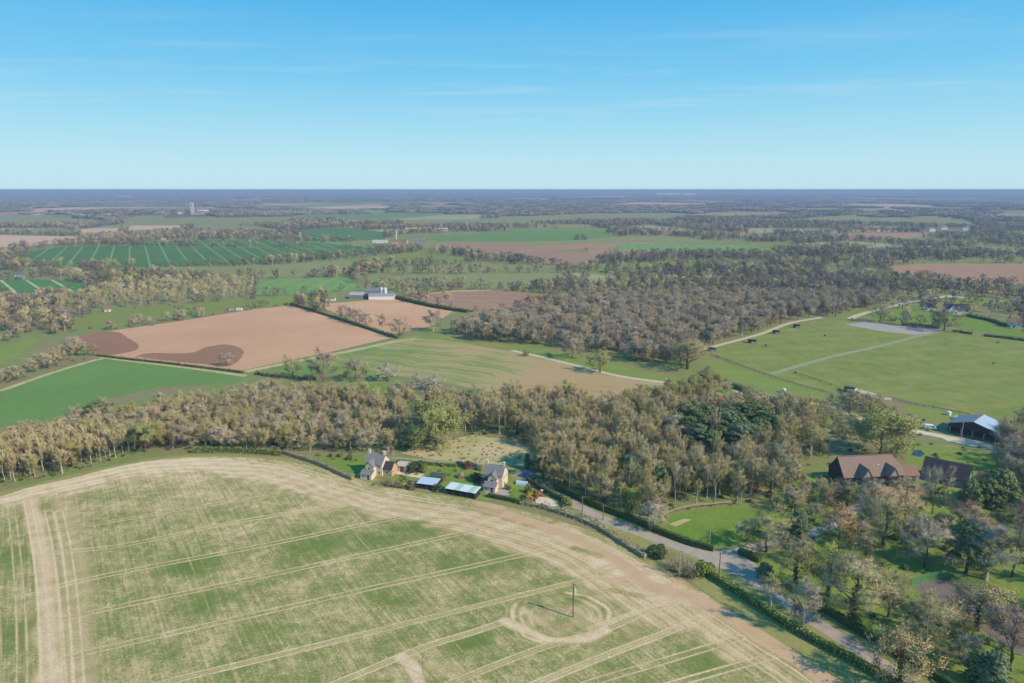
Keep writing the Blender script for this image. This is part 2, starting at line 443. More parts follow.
# thin banded crop and the grass above it
F('crop_field', 'banded', [(246, 370.5), (300, 359), (350, 350), (395, 340), (420, 338), (460, 342), (512, 352), (560, 363), (600, 374), (640, 381), (684, 384), (672, 390), (640, 397), (600, 405), (560, 404), (520, 398), (480, 390), (440, 382), (400, 376), (340, 373), (300, 376)])
fields.append(('crop_field', 'sandy', smooth(W([(505, 386), (540, 382), (590, 384), (622, 387), (606, 395), (566, 400), (525, 395), (505, 386)]), 4)[:-1]))
F('pasture_field', 'lush', [(415, 338), (440, 334), (470, 341), (500, 344), (535, 348), (575, 355), (620, 366), (660, 374), (692, 380), (684, 382.6), (640, 379), (590, 369), (540, 357), (512, 350.5), (460, 341.6)])
way('farm_track', 'track', [(512, 350.5), (537, 356), (574, 365), (619, 376), (662, 382), (690, 384)], 4.5)
F('pasture_field', 'lawn', [(333, 385), (366, 384), (416, 390), (436, 395), (381, 392.5), (340, 390.5)])
way('farm_track', 'rough', [(246, 371.5), (300, 360.5), (350, 351), (395, 341.5), (416, 339)], 6)
way('farm_track', 'rough', [(100, 357), (140, 362), (190, 368), (246, 376)], 4)
way('farm_track', 'rough', [(0, 391), (50, 373.5), (90, 361.5), (103, 358.6)], 4)
# ground around the cottages and the lane
F('rough_ground', 'rough', [(400, 453), (440, 442), (471, 435), (512, 440), (530, 450), (525, 466), (480, 465), (430, 459)])
F('field_verge', 'verge', [(-60, 503), (0, 492), (70, 475), (110, 466), (150, 458), (190, 454.6), (235, 454.6), (280, 457), (320, 464), (360, 475), (400, 484), (440, 491), (480, 497), (520, 505), (560, 515), (600, 527), (640, 547), (665, 562), (700, 572), (745, 599), (800, 633), (850, 660), (893, 684), (960, 726), (940, 745), (850, 690), (790, 650), (700, 588), (690, 578), (640, 538), (600, 522), (585, 513), (560, 506), (480, 499), (360, 482), (280, 462), (190, 459), (110, 470), (0, 498), (-60, 509)])
fields.append(('crop_field', 'near', near_field))
F('cottage_garden', 'lawn', [(303, 456), (368, 459), (366, 474), (345, 473), (325, 465)])
F('cottage_garden', 'park', [(366, 459), (430, 462), (470, 465), (520, 470), (556, 497), (572, 507), (540, 510), (480, 497), (440, 490), (400, 483), (366, 474)])
F('cottage_garden', 'lawn', [(443, 468), (466, 470), (468, 481), (445, 482.5)])
F('cottage_garden', 'lawn', [(507, 489), (524, 492), (526, 497), (510, 496)])
F('patio', 'paving', [(535, 496), (549, 498), (560, 505), (548, 508), (532, 503)])
F('patio', 'yard', [(484, 489), (512, 489), (506, 499), (488, 496)])
F('patio', 'paving', [(398, 470), (424, 474), (420, 478), (396, 474)])
F('village_green', 'lawn', [(662, 520), (680, 512.5), (731, 506.5), (783, 513), (786, 524), (752, 541), (716, 548), (690, 541), (665, 531)])
F('village_green', 'rough', [(669, 524), (684, 518.6), (692, 519.4), (676, 526.6)])
F('park_lawn', 'park', [(735, 562), (762, 556), (800, 548), (850, 535), (930, 520), (1100, 520), (1160, 760), (985, 725), (930, 672), (874, 640), (818, 604), (780, 588)])
F('park_lawn', 'park', [(800, 470), (838, 478), (905, 486), (985, 482), (1060, 470), (1100, 520), (930, 520), (850, 535), (790, 540), (785, 520)])
F('park_lawn', 'park', [(905, 465), (908, 445), (950, 447), (1000, 455), (1100, 470), (1060, 478), (990, 482), (930, 470)])
LANE = [(120, 451), (150, 451.5), (190, 450.5), (281, 452.5), (330, 453.5), (366, 456), (420, 460), (456, 462.5), (500, 468), (520, 475), (545, 489), (580, 507), (600, 517.5), (640, 533), (680, 547), (712, 560), (740, 573), (770, 592), (830, 631), (900, 676), (960, 716)]
lane_w = smooth(W(LANE), 5)
fields.append(('field_verge', 'verge', buffer(lane_w[40:], 7.4)))
fields.append(('country_lane', 'greytrack', buffer(lane_w[25:46], 3.0)))
fields.append(('country_lane', 'road', buffer(lane_w[44:], 4.4)))
F('country_lane', 'road', [(668, 541), (690, 546), (714, 551.6), (724, 550), (738, 553), (752, 560.5), (768, 577), (775, 588), (771, 592), (740, 573), (712, 560), (690, 552)])
way('private_drive', 'road', [(722, 557), (745, 550), (766, 545), (790, 538), (826, 528), (850, 512), (872, 498), (900, 490)], 4.0)
way('private_drive', 'paving', [(903, 429), (923, 432.5), (951, 438), (972, 441.5), (991, 447), (1030, 462)], 5.0)
F('farm_yard', 'paving', [(940, 437), (960, 438), (992, 444), (975, 447), (948, 441)])
way('farm_track', 'track', [(735, 390), (745, 394), (760, 397), (780, 399), (800, 402), (830, 406), (866, 420), (903, 429)], 4.0)
way('farm_track', 'track', [(690, 350), (705, 348.6), (725, 343.5), (762, 333.5), (790, 323), (822, 317.5)], 4.2)
way('farm_track', 'greytrack', [(771, 374), (800, 365.5), (830, 357), (855, 351.5), (880, 346), (915, 337), (943, 331)], 4.2)
way('farm_track', 'track', [(850, 389), (868, 393), (880, 397), (892, 399)], 6)
way('farm_track', 'track', [(850, 319), (862, 314), (905, 303), (930, 299), (948, 296)], 6)
F('barn_yard', 'sandy', [(862, 484), (905, 481), (930, 490), (925, 505), (890, 503), (868, 494)])
F('pond', 'water', [(911, 455), (914, 450), (921, 450), (925, 454), (920, 457)])
F('tennis_court', 'court', [(911, 586), (947, 577.5), (985, 592), (1024, 612), (1060, 630), (1020, 655), (960, 616)])

# random strips of farmland far off
rg = random.Random(5)
for i in range(130):
    r = 2300 * math.exp(rg.random() * 1.95); a = R(rg.uniform(-44, 44))
    x, y = r * math.sin(a), r * math.cos(a)
    u, v, _ = proj(x, y, hz(x, y))
    if v > 222: continue
    w_, h_ = rg.uniform(120, 330) * (r / 2500) ** .4, rg.uniform(140, 380) * (r / 2500) ** .55
    th = rg.uniform(-.6, .6); c_, s_ = math.cos(th), math.sin(th)
    q = [(-1, -1), (1, -.8), (.9, 1), (-.8, .9)]
    pts = [(x + (a_ * w_ * c_ - b_ * h_ * s_), y + (a_ * w_ * s_ + b_ * h_ * c_)) for a_, b_ in q]
    m_ = rg.choice(['dull', 'dull', 'dull', 'grass', 'crop', 'pale', 'red', 'straw', 'tan', 'dull'])
    fields.insert(0, ('tilled_field' if m_ in ('pale', 'red', 'tan') else 'pasture_field', m_, pts))

for i_, (n_, m_, p_) in enumerate(fields):      # ragged edges where worked soil changes colour
    if m_ in ('damp', 'sandy'):
        rj = random.Random(i_); q_ = []
        for a_, b_ in zip(p_, p_[1:] + p_[:1]):
            for k_ in range(4):
                q_.append((a_[0] + (b_[0] - a_[0]) * k_ / 4 + rj.gauss(0, .3), a_[1] + (b_[1] - a_[1]) * k_ / 4 + rj.gauss(0, .45)))
        fields[i_] = (n_, m_, q_)
# further fields of the middle distance
for i in range(46):
    r = rg.uniform(1250, 2700); a = R(rg.uniform(-12, 42)); x, y = r * math.sin(a), r * math.cos(a)
    w_, h_ = rg.uniform(70, 170), rg.uniform(60, 130); th = rg.uniform(-.5, .5); c_, s_ = math.cos(th), math.sin(th)
    pts = [(x + (a_ * w_ * c_ - b_ * h_ * s_), y + (a_ * w_ * s_ + b_ * h_ * c_)) for a_, b_ in [(-1, -1), (1, -.8), (.9, 1), (-.8, .9)]]
    m_ = rg.choice(['dull', 'grass', 'dull', 'straw', 'dull', 'red', 'dull', 'striped'])
    fields.insert(0, ('tilled_field' if m_ == 'red' else 'pasture_field', m_, pts))

def build_land():
    vs, fs, seen = [], [], {}
    def vid(p):
        k = (round(p[0], 2), round(p[1], 2))
        if k not in seen: seen[k] = len(vs); vs.append(Vector(k))
        return seen[k]
    for _, _, pts in fields:
        ids = []
        for p in pts:
            i = vid(p)
            if not ids or ids[-1] != i: ids.append(i)
        if ids[0] == ids[-1]: ids.pop()
        fs.append(ids)
    B = 70000.0
    big = [vid(p) for p in ((-B, -B), (B, -B), (B, B), (-B, B))]
    nf = len(fs); fs.append(big)
    r = 60.0
    while r < 60000:
        nseg = 72 if r < 12000 else 48
        for k in range(nseg):
            a = k * 6.28319 / nseg + r
            vs.append(Vector((round(r * math.cos(a), 2), round(r * math.sin(a), 2))))
        r *= 1.085
    edges = [(q[i - 1], q[i]) for q in fs for i in range(len(q))]
    V, E, T, ov, oe, of = delaunay_2d_cdt(vs, edges, [], 0, 1e-3, False)
    V = np.array([(p.x, p.y) for p in V]); Z = height(V[:, 0], V[:, 1])
    V3 = np.column_stack([V, Z])
    Tn = np.array([list(q) for q in T]); cen = V[Tn].mean(1)
    own = np.full(len(T), -1)
    for i, (_, _, pts) in enumerate(fields):
        a = np.array(pts); lo, hi = a.min(0), a.max(0)
        k = np.nonzero((cen[:, 0] > lo[0]) & (cen[:, 0] < hi[0]) & (cen[:, 1] > lo[1]) & (cen[:, 1] < hi[1]))[0]
        own[k[inside(cen[k, 0], cen[k, 1], pts)]] = i
    groups = {}
    for tri, o in zip(T, own.tolist()):
        key = (fields[o][0], o) if o >= 0 else ('ground', -1)
        groups.setdefault(key, []).append(tri)
    near = None
    for (nm, o), tris in groups.items():
        tris = [t_ for t_ in tris]
        ids = sorted({i for t_ in tris for i in t_}); mp = {i: k for k, i in enumerate(ids)}
        vv = V3[ids]; ff = [tuple(mp[i] for i in t_) for t_ in tris]
        if nm == 'crop_field' and fields[o][1] == 'near':
            near = (vv, ff); continue
        me = bpy.data.meshes.new(nm); me.from_pydata(vv.tolist(), [], ff)
        me.materials.append(M['ground'] if o < 0 else mats[fields[o][1]])
        me.polygons.foreach_set('use_smooth', [True] * len(ff)); me.update()
        tag(link(nm, me), kind='structure')
    return near
near_geo = build_land()

# ------------------------------------------------------------------ the near field, with its wheelings worn into it
def near_field_build(vv, ff):
    T = np.array([t_ for f in ff for t_ in [(f[0], f[i], f[i + 1]) for i in range(1, len(f) - 1)]])
    V = np.array(vv)
    # refine the part in view to about half a metre
    def split(V, T, lim):
        for _ in range(14):
            a, b, c = V[T[:, 0]], V[T[:, 1]], V[T[:, 2]]
            cen = (a + b + c) / 3
            L = np.stack([np.linalg.norm(a - b, axis=1), np.linalg.norm(b - c, axis=1), np.linalg.norm(c - a, axis=1)])
            target = np.where((cen[:, 1] > 118) & (cen[:, 0] > -215), lim, 25.0)
            k = L.argmax(0); big_ = L.max(0) > target
            if not big_.any(): break
            # longest-edge bisection; neighbours that share the edge split on it too (or leave a flush T-vertex on a flat sheet)
            ix = np.nonzero(big_)[0]; kk = k[ix]
            A = T[ix, kk]; Bv = T[ix, (kk + 1) % 3]; C = T[ix, (kk + 2) % 3]
            e = np.sort(np.stack([A, Bv], 1), 1); u, inv = np.unique(e, axis=0, return_inverse=True); inv = inv.ravel()
            mid = (V[u[:, 0]] + V[u[:, 1]]) / 2; m = len(V) + inv; V = np.vstack([V, mid])
            T = np.vstack([T[~big_], np.stack([A, m, C], 1), np.stack([m, Bv, C], 1)])
        return V, T
    V, T = split(V, T, 2.1)
    for _ in range(2):
        cen = V[T].mean(1); fine = (cen[:, 1] > 116) & (cen[:, 0] > -218)
        F_ = T[fine]; e = np.vstack([F_[:, [0, 1]], F_[:, [1, 2]], F_[:, [2, 0]]]); e = np.sort(e, 1)
        u, inv = np.unique(e, axis=0, return_inverse=True); inv = inv.ravel() + len(V)
        V = np.vstack([V, (V[u[:, 0]] + V[u[:, 1]]) / 2]); n = len(F_)
        ab, bc, ca = inv[:n], inv[n:2 * n], inv[2 * n:]
        T = np.vstack([T[~fine], np.stack([F_[:, 0], ab, ca], 1), np.stack([ab, F_[:, 1], bc], 1), np.stack([ca, bc, F_[:, 2]], 1), np.stack([ab, bc, ca], 1)])
    X, Y = V[:, 0], V[:, 1]
    bare = np.zeros(len(V)); soil = np.zeros(len(V))
    rs = np.random.RandomState(3)
    ph = rs.rand(24) * 6.28
    def wob(k, s):   # cheap smooth noise in -1..1
        return (np.sin(X / s + ph[k]) * np.cos(Y / s * 1.3 + ph[k + 1]) + np.sin((X * .6 - Y) / s * 1.7 + ph[k + 2]) * .7 + np.sin((X + .8 * Y) / s * 2.9 + ph[k + 3]) * .4) / 2.1
    w1, w2 = wob(0, 6.0), wob(4, 2.2)
    # pale headland along the top edge
    edge = pdist(X, Y, near_edge_w)
    u_, v_, _ = proj(X, Y, 0 * X)
    band_w = np.interp(u_, [0, 60, 150, 300, 420, 520, 600, 680, 760], [12, 20, 23, 25, 22, 23, 25, 18, 12])
    lft = np.clip((300 - u_) / 110, 0, 1)
    c_b = np.interp(u_, [280, 420, 520, 620, 680, 760], [13, 15, 17, 16, 12, 10]); h_b = np.interp(u_, [280, 420, 520, 620, 680, 760], [8, 8.5, 10, 12, 7, 3.5])
    hb_r = np.clip(1.35 - np.abs(edge - c_b - 1.5 * w1) / h_b + .16 * w1 + .12 * w2, 0, 1)
    hb_l = np.clip(1.15 - edge / band_w + .22 * w1 + .12 * w2, 0, 1) * np.clip(edge / 1.2, 0, 1)
    hb = hb_l * lft + hb_r * (1 - lft)
    strength = np.interp(u_, [-100, 0, 200, 330, 480, 700, 800], [1.0, 1.15, 1.2, 1.0, .95, .95, .7])
    stk = .5 + .5 * np.sin(edge * 2.6 + 2.0 * w1 + 1.3 * np.sin(u_ / 37)) * np.sin(edge * 1.1 + u_ / 53)
    bare = np.maximum(bare, np.clip(hb * 1.5, 0, 1) * (.52 + .42 * stk + .14 * w2) * strength)
    soil = np.maximum(soil, np.clip(hb * 1.5, 0, 1) * (1 - lft * .8) * np.clip(.1 + .6 * stk + .4 * w1, 0, 1) * .5)
    for off, wd, st in ((4.2, .55, .95), (6.2, .55, .95), (10.5, .6, .8), (12.5, .6, .8), (16.5, .6, .55)):
        d = np.abs(edge - off - .5 * w1)
        bare = np.maximum(bare, st * np.clip(1.2 - d / wd, 0, 1))
    verge_green = (1 - lft) * np.clip(1.3 - edge / 2.6, 0, 1)
    bare = bare * (1 - .85 * verge_green)
    def line(px, w, st, soilst=0.0, fuzz=.3):
        nonlocal bare, soil
        d = pdist(X, Y, smooth(W(px), 4)); k = sstep(1.45, .25, d / (w * (1 + fuzz * w1)))
        bare = np.maximum(bare, st * k * (1 + .18 * w2)); soil = np.maximum(soil, soilst * k)
    def ruts(px, gauge=1.9, w=.36, st=.84, halo=.3):
        nonlocal bare
        d = pdist(X, Y, smooth(W(px), 4))
        k = np.clip(1.3 - np.abs(d - gauge / 2) / w, 0, 1) * (st + .12 * w1 + .1 * w2); h = np.clip(1 - d / (gauge * .9), 0, 1) * halo
        bare = np.maximum(bare, np.clip(np.maximum(k, h), 0, 1))
    # headland down the left side
    line([(30, 498), (37, 530), (43, 560), (47, 600), (50, 650), (52, 720)], 3.4, .8, .28, .6)
    line([(62, 498), (70, 540), (76, 600), (78, 660), (80, 720)], 6.5, .55, .1)
    for o_ in (-7, 4, 12, 22): ruts([(37 + o_, 512), (44 + o_, 545), (50 + o_, 590), (54 + o_, 640), (57 + o_, 700)], 2.2, .45, .85, .35)
    ruts([(27, 500), (33, 530), (38, 560), (42, 600), (45, 650), (47, 700)], 2.0, .5, 1.0)
    ruts([(10, 500), (15, 540), (20, 600), (22, 660), (20, 720)], 2.0, .4, .7, .2)
    ruts([(-14, 520), (-8, 580), (-4, 640), (-6, 720)], 2.0, .4, .6, .2)
    # tramlines
    ruts([(58, 529), (120, 520), (200, 506), (270, 496), (334, 486)], st=.8)
    ruts([(44, 556), (52, 553), (111, 547), (160, 538), (230, 523), (330, 507), (404, 497)], st=.85)
    ruts([(44, 600), (50, 592), (66, 584), (148, 567), (275, 543), (380, 521), (460, 506)])
    ruts([(46, 608), (52, 616), (66, 618), (111, 608), (208, 588), (297, 569), (380, 551), (486, 528), (520, 521)])
    ruts([(48, 676), (56, 664), (67, 658), (110, 647), (208, 625), (297, 605), (380, 586), (450, 571), (549, 549), (590, 541)])
    ruts([(120, 697), (163, 683), (270, 657), (380, 630), (493, 602), (590, 578)], halo=.6)
    ruts([(300, 694), (337, 683), (419, 649), (470, 633), (506, 621)], halo=.6)
    ruts([(420, 697), (452, 683), (538, 649), (604, 630), (645, 612), (690, 598)], halo=.6)
    ruts([(510, 694), (538, 683), (612, 653), (660, 635), (697, 619), (716, 610)], halo=.7)
    line([(510, 694), (538, 683), (612, 653), (697, 619)], 2.2, .5)
    ruts([(560, 695), (590, 683), (650, 665), (710, 647), (742, 637)])
    ruts([(620, 700), (660, 688), (730, 668), (775, 655)])
    # drill passes, the pairs of pale lines that run the other way
    dn = np.array([math.cos(DR + math.pi / 2), math.sin(DR + math.pi / 2)])
    q = X * dn[0] + Y * dn[1]; al = X * math.cos(DR) + Y * math.sin(DR)
    for k in range(-40, 60):
        c0 = k * 4.0 + .5 * math.sin(k * 3.7); st = .24 + .2 * math.sin(k * 12.9898) + .14 * math.sin(k * 4.1)
        if k % 6 == 0: st += .5
        g2 = .5 + .5 * np.sin(al / 17 + k * 2.3) * np.sin(al / 7.3 + k)
        bare = np.maximum(bare, np.clip(1.2 - np.abs(q - c0) / .26, 0, 1) * np.clip(st, .05, .85) * (.45 + .55 * g2))
    # worn turning ground where the field meets the lane
    line([(480, 506), (530, 522), (580, 540), (620, 562), (650, 585), (690, 596), (730, 618), (790, 655), (840, 692)], 3.4, .9, .95)
    line([(560, 532), (600, 552), (640, 574), (672, 590)], 8.0, .82, .2)
    line([(598, 560), (625, 572), (650, 580)], 6.0, .9, .25)
    line([(640, 592), (670, 600), (700, 590), (676, 578)], 3.2, .9, .45)
    for cx, cy, ax, ay, rot in ((622, 574, 26, 10, 0), (622, 574, 18, 6, 0), (648, 584, 30, 12, 0), (690, 590, 22, 10, 0)):
        e = [(cx + ax * math.cos(a), cy + ay * math.sin(a)) for a in np.linspace(0, 6.283, 22)]
        d = pdist(X, Y, W(e)); k = np.clip(1.3 - d / .9, 0, 1)
        soil = np.maximum(soil, k * .8); bare = np.maximum(bare, k * .9)
    # green islands left between the wheelings
    for px_, r_ in (([(575, 548), (600, 556)], 1.6), ([(640, 556), (700, 590)], 1.5), ([(612, 590), (640, 596)], 1.3), ([(330, 478), (380, 489)], 1.6), ([(430, 497), (500, 512)], 1.5)):
        d = pdist(X, Y, W(px_)); bare *= 1 - .7 * np.clip(1.2 - d / r_, 0, 1)
    # rings driven round the pole
    cx, cy = G(560, 616)
    rr = np.hypot((X - cx) / 1.12, (Y - cy)) + 1.0 * w1 + .45 * w2
    ring = np.zeros(len(V))
    for r0, w_, s_ in ((11.4, .9, .9), (9.4, .8, .75), (7.2, .8, .7), (5.2, .7, .6), (3.6, .6, .5), (12.8, .5, .6)):
        ring = np.maximum(ring, s_ * np.clip(1.3 - np.abs(rr - r0) / w_, 0, 1))
    ring = np.maximum(ring, .85 * np.clip((12.6 - rr) / 3, 0, 1) * (.62 + .38 * w2))
    ring *= np.where(rr < 14, 1, 0) * np.clip(.72 + .5 * w2 + .3 * np.sin(np.arctan2(Y - cy, X - cx) * 2 + 1), .25, 1)
    bare = np.maximum(bare, ring); soil = np.maximum(soil, .5 * np.clip(1 - np.abs(rr - 4.0) / 2.2, 0, 1))
    pg = W([(555, 613.5), (571, 616)]); bare *= 1 - np.clip(1.5 - pdist(X, Y, pg) / 1.2, 0, 1)
    line([(505, 621), (530, 632), (552, 640), (585, 638), (604, 630)], 2.2, .85, .1)
    line([(590, 628), (625, 616), (660, 604)], 1.8, .75, .1)
    line([(402, 657), (410, 664), (417, 674), (420, 692)], 2.0, .95, .3)
    line([(430, 664), (452, 676)], 2.4, .6, .1)
    green = np.zeros(len(V))
    for (a_, b_), r_, s_ in (((186, 568), 7, .9), ((300, 548), 8, .5), ((330, 545), 8, .8), ((370, 543), 7, .7), ((215, 600), 7, .6), ((450, 560), 6, .7), ((520, 628), 4, .8), ((470, 640), 5, .7), ((470, 560), 10, .5), ((390, 600), 7, .4), ((510, 556), 9, .55), ((2, 560), 9, .7), ((5, 640), 9, .7), ((700, 655), 6, .5), ((575, 600), 5, .5), ((390, 515), 7, .6), ((420, 528), 8, .6)):
        gx, gy = G(a_, b_); green = np.maximum(green, s_ * np.clip(1.2 - np.hypot((X - gx) * .8, Y - gy) / r_ + .3 * w1, 0, 1))
    top = np.clip((Y - 205) / 45, 0, 1) * np.clip((60 - X) / 80, 0, 1)
    me = bpy.data.meshes.new('crop_field')
    me.vertices.add(len(V)); me.vertices.foreach_set('co', V.ravel())
    me.loops.add(T.size); me.loops.foreach_set('vertex_index', T.ravel())
    me.polygons.add(len(T)); me.polygons.foreach_set('loop_start', np.arange(0, T.size, 3)); me.polygons.foreach_set('loop_total', np.full(len(T), 3))
    me.update(calc_edges=True); me.validate()
    for nm, arr in (('bare', bare), ('soil', soil), ('green', green), ('dry', top)):
        at = me.attributes.new(nm, 'FLOAT', 'POINT'); at.data.foreach_set('value', arr.astype(np.float32))
    t = NT('drilled_crop_over_stubble', .95, .05)
    rows = t.noise(1.0, 4, .65, t.rot2(DR, .07, 1.6))
    rows2 = t.noise(1.0, 5, .7, t.rot2(DR, .012, .9))
    blot = t.noise(.07, 5, .62); fine = t.noise(1.6, 5, .75); mid = t.noise(.35, 5, .7)
    k = t.math('ADD', t.math('MULTIPLY', rows, .6), t.math('MULTIPLY', rows2, .6))
    k = t.math('ADD', k, t.math('MULTIPLY', blot, .9)); k = t.math('ADD', k, t.math('MULTIPLY', mid, .9)); k = t.math('ADD', k, t.math('MULTIPLY', fine, .9))
    k = t.math('SUBTRACT', k, 1.86); k = t.math('MULTIPLY', k, 1.5)
    k = t.math('ADD', k, .22)
    k = t.math('SUBTRACT', k, t.math('MULTIPLY', t.attr('green'), .7)); k = t.math('ADD', k, t.math('MULTIPLY', t.attr('dry'), .22))
    b = t.attr('bare')
    k = t.math('MAXIMUM', t.mapr(k, -.2, 1.0, 0, .86), t.math('MULTIPLY', b, t.mapr(t.math('ADD', fine, mid), .6, 1.2, .72, 1.12)))
    c = t.ramp(k, [(.0, S(102, 120, 56, 1.12)), (.28, S(130, 134, 74, 1.12)), (.52, S(174, 157, 108, 1.16)), (.76, S(210, 184, 142, 1.14)), (1, S(230, 206, 168, 1.1))])
    so = t.math('MULTIPLY', t.attr('soil'), t.mapr(fine, .3, .7, .5, 1.0))
    c = t.mix(so, c, S(200, 156, 116))
    c = t.mix(t.mapr(fine, .32, .72, .38, 0), c, S(96, 98, 58))
    me.materials.append(t.out(c, fine, .3, .12))
    tag(link('crop_field', me), kind='structure')
near_field_build(*near_geo)
# ------------------------------------------------------------------ foliage materials
BARK = foliage('grey_bark', [(0, S(102, 90, 72)), (1, S(122, 110, 88))], .6)
BARKP = foliage('pale_bark', [(0, S(190, 180, 150)), (.6, S(212, 202, 174)), (1, S(176, 170, 134))], .7)
BARKD = foliage('dark_bark', [(0, S(84, 72, 56)), (1, S(104, 94, 76))], .6)
TWIG = foliage('bare_twigs', [(0, S(158, 144, 106, 1.89)), (.25, S(168, 154, 115, 1.89)), (.5, S(150, 140, 95, 1.89)), (.75, S(162, 148, 106, 1.89)), (1, S(152, 136, 99, 1.89))], .66, puff=.62)
TWIGW = foliage('wood_twigs', [(0, S(167, 152, 114, 1.96)), (.25, S(153, 144, 98, 1.89)), (.5, S(173, 158, 123, 1.96)), (.7, S(149, 144, 95, 1.89)), (.85, S(161, 140, 108, 1.89)), (1, S(169, 158, 119, 1.96))], .62, puff=.58)
TWIGG = foliage('grey_brown_twigs', [(0, S(154, 140, 115, 2.04)), (.3, S(164, 150, 124, 2.11)), (.6, S(144, 130, 106, 2.04)), (.85, S(168, 154, 129, 2.11)), (1, S(152, 142, 104, 2.04))], .64, puff=.66)
FART = foliage('hazy_far_twigs', [(0, S(134, 122, 111, 1.66)), (.3, S(144, 132, 119, 1.66)), (.6, S(124, 112, 99, 1.66)), (.85, S(140, 132, 107, 1.66)), (1, S(130, 120, 95, 1.66))], .6, puff=.7)  # distance haze tinted into the colour, greyer than the near twigs
SILVER = foliage('silver_twigs', [(0, S(172, 160, 136, 1.59)), (1, S(182, 170, 145, 1.59))], .68, puff=.7)
REDT = foliage('reddish_twigs', [(0, S(162, 136, 110, 1.61)), (1, S(168, 138, 112, 1.61))], .66, puff=.7)
ORNG = foliage('russet_leaves', [(0, S(178, 128, 86, 1.80)), (1, S(184, 134, 92, 1.80))], .6, puff=.5)
OAKL = foliage('yellow_brown_leaves', [(0, S(160, 140, 88, 1.65)), (1, S(166, 146, 96, 1.65))], .6, puff=.5)
BUDY = foliage('yellow_green_buds', [(0, S(158, 150, 84, 1.74)), (.5, S(150, 144, 80, 1.74)), (1, S(168, 158, 92, 1.74))], .65, trans=.2, puff=.55)
BUDG = foliage('green_buds', [(0, S(134, 144, 78, 1.74)), (1, S(150, 154, 88, 1.74))], .6, trans=.2, puff=.55)
LIME = foliage('lime_leaves', [(0, S(160, 168, 66, 1.68)), (1, S(168, 176, 76, 1.68))], .6, trans=.2, puff=.55)
EVER = foliage('dark_evergreen_leaves', [(0, S(92, 108, 64, 1.49)), (.5, S(100, 114, 72, 1.49)), (1, S(108, 118, 68, 1.49))], .5, puff=.45)
PINE = foliage('blue_green_needles', [(0, S(100, 116, 84, 1.50)), (.5, S(88, 106, 74, 1.50)), (1, S(108, 122, 84, 1.50))], .5, puff=.45)
IVY = foliage('ivy_leaves', [(0, S(74, 92, 46)), (1, S(92, 108, 56))], .5)
BLOS = foliage('white_blossom', [(0, S(206, 198, 182)), (1, S(194, 184, 166))], .72)
HEDG = foliage('clipped_hedge_leaves', [(0, S(146, 152, 72, 1.45)), (1, S(146, 152, 72, 1.45))], .6)
HEDD = foliage('dark_and_shaded_hedge_leaves', [(0, S(78, 98, 50)), (1, S(84, 102, 54))], .5)
HEDB = foliage('scrub_twigs', [(0, S(150, 134, 104, 1.3)), (.5, S(140, 134, 92, 1.3)), (1, S(160, 144, 116, 1.3))], .6)

# ------------------------------------------------------------------ tree prototypes
def unit(v):
    n = math.sqrt(v[0] ** 2 + v[1] ** 2 + v[2] ** 2) + 1e-9
    return np.array([v[0] / n, v[1] / n, v[2] / n])

def rvec(rng):
    while True:
        v = np.array([rng.uniform(-1, 1) for _ in range(3)])
        if .05 < (v ** 2).sum() <= 1: return unit(v)

def blade(mb, p, d, L, w, rng, mi=0):
    """one twig: a thin tapering face"""
    s = unit(np.cross(d, rvec(rng))) * w / 2
    e = p + d * L
    mb.add([p - s, p + s, e], [(0, 1, 2)], mi)

def leaf(mb, p, n, r, rng, mi=0):
    a = unit(np.cross(n, rvec(rng))) * r; b = unit(np.cross(n, a)) * r * rng.uniform(.5, .9)
    mb.add([p - a, p - b * .9, p + a, p + b], [(0, 1, 2, 3)], mi)

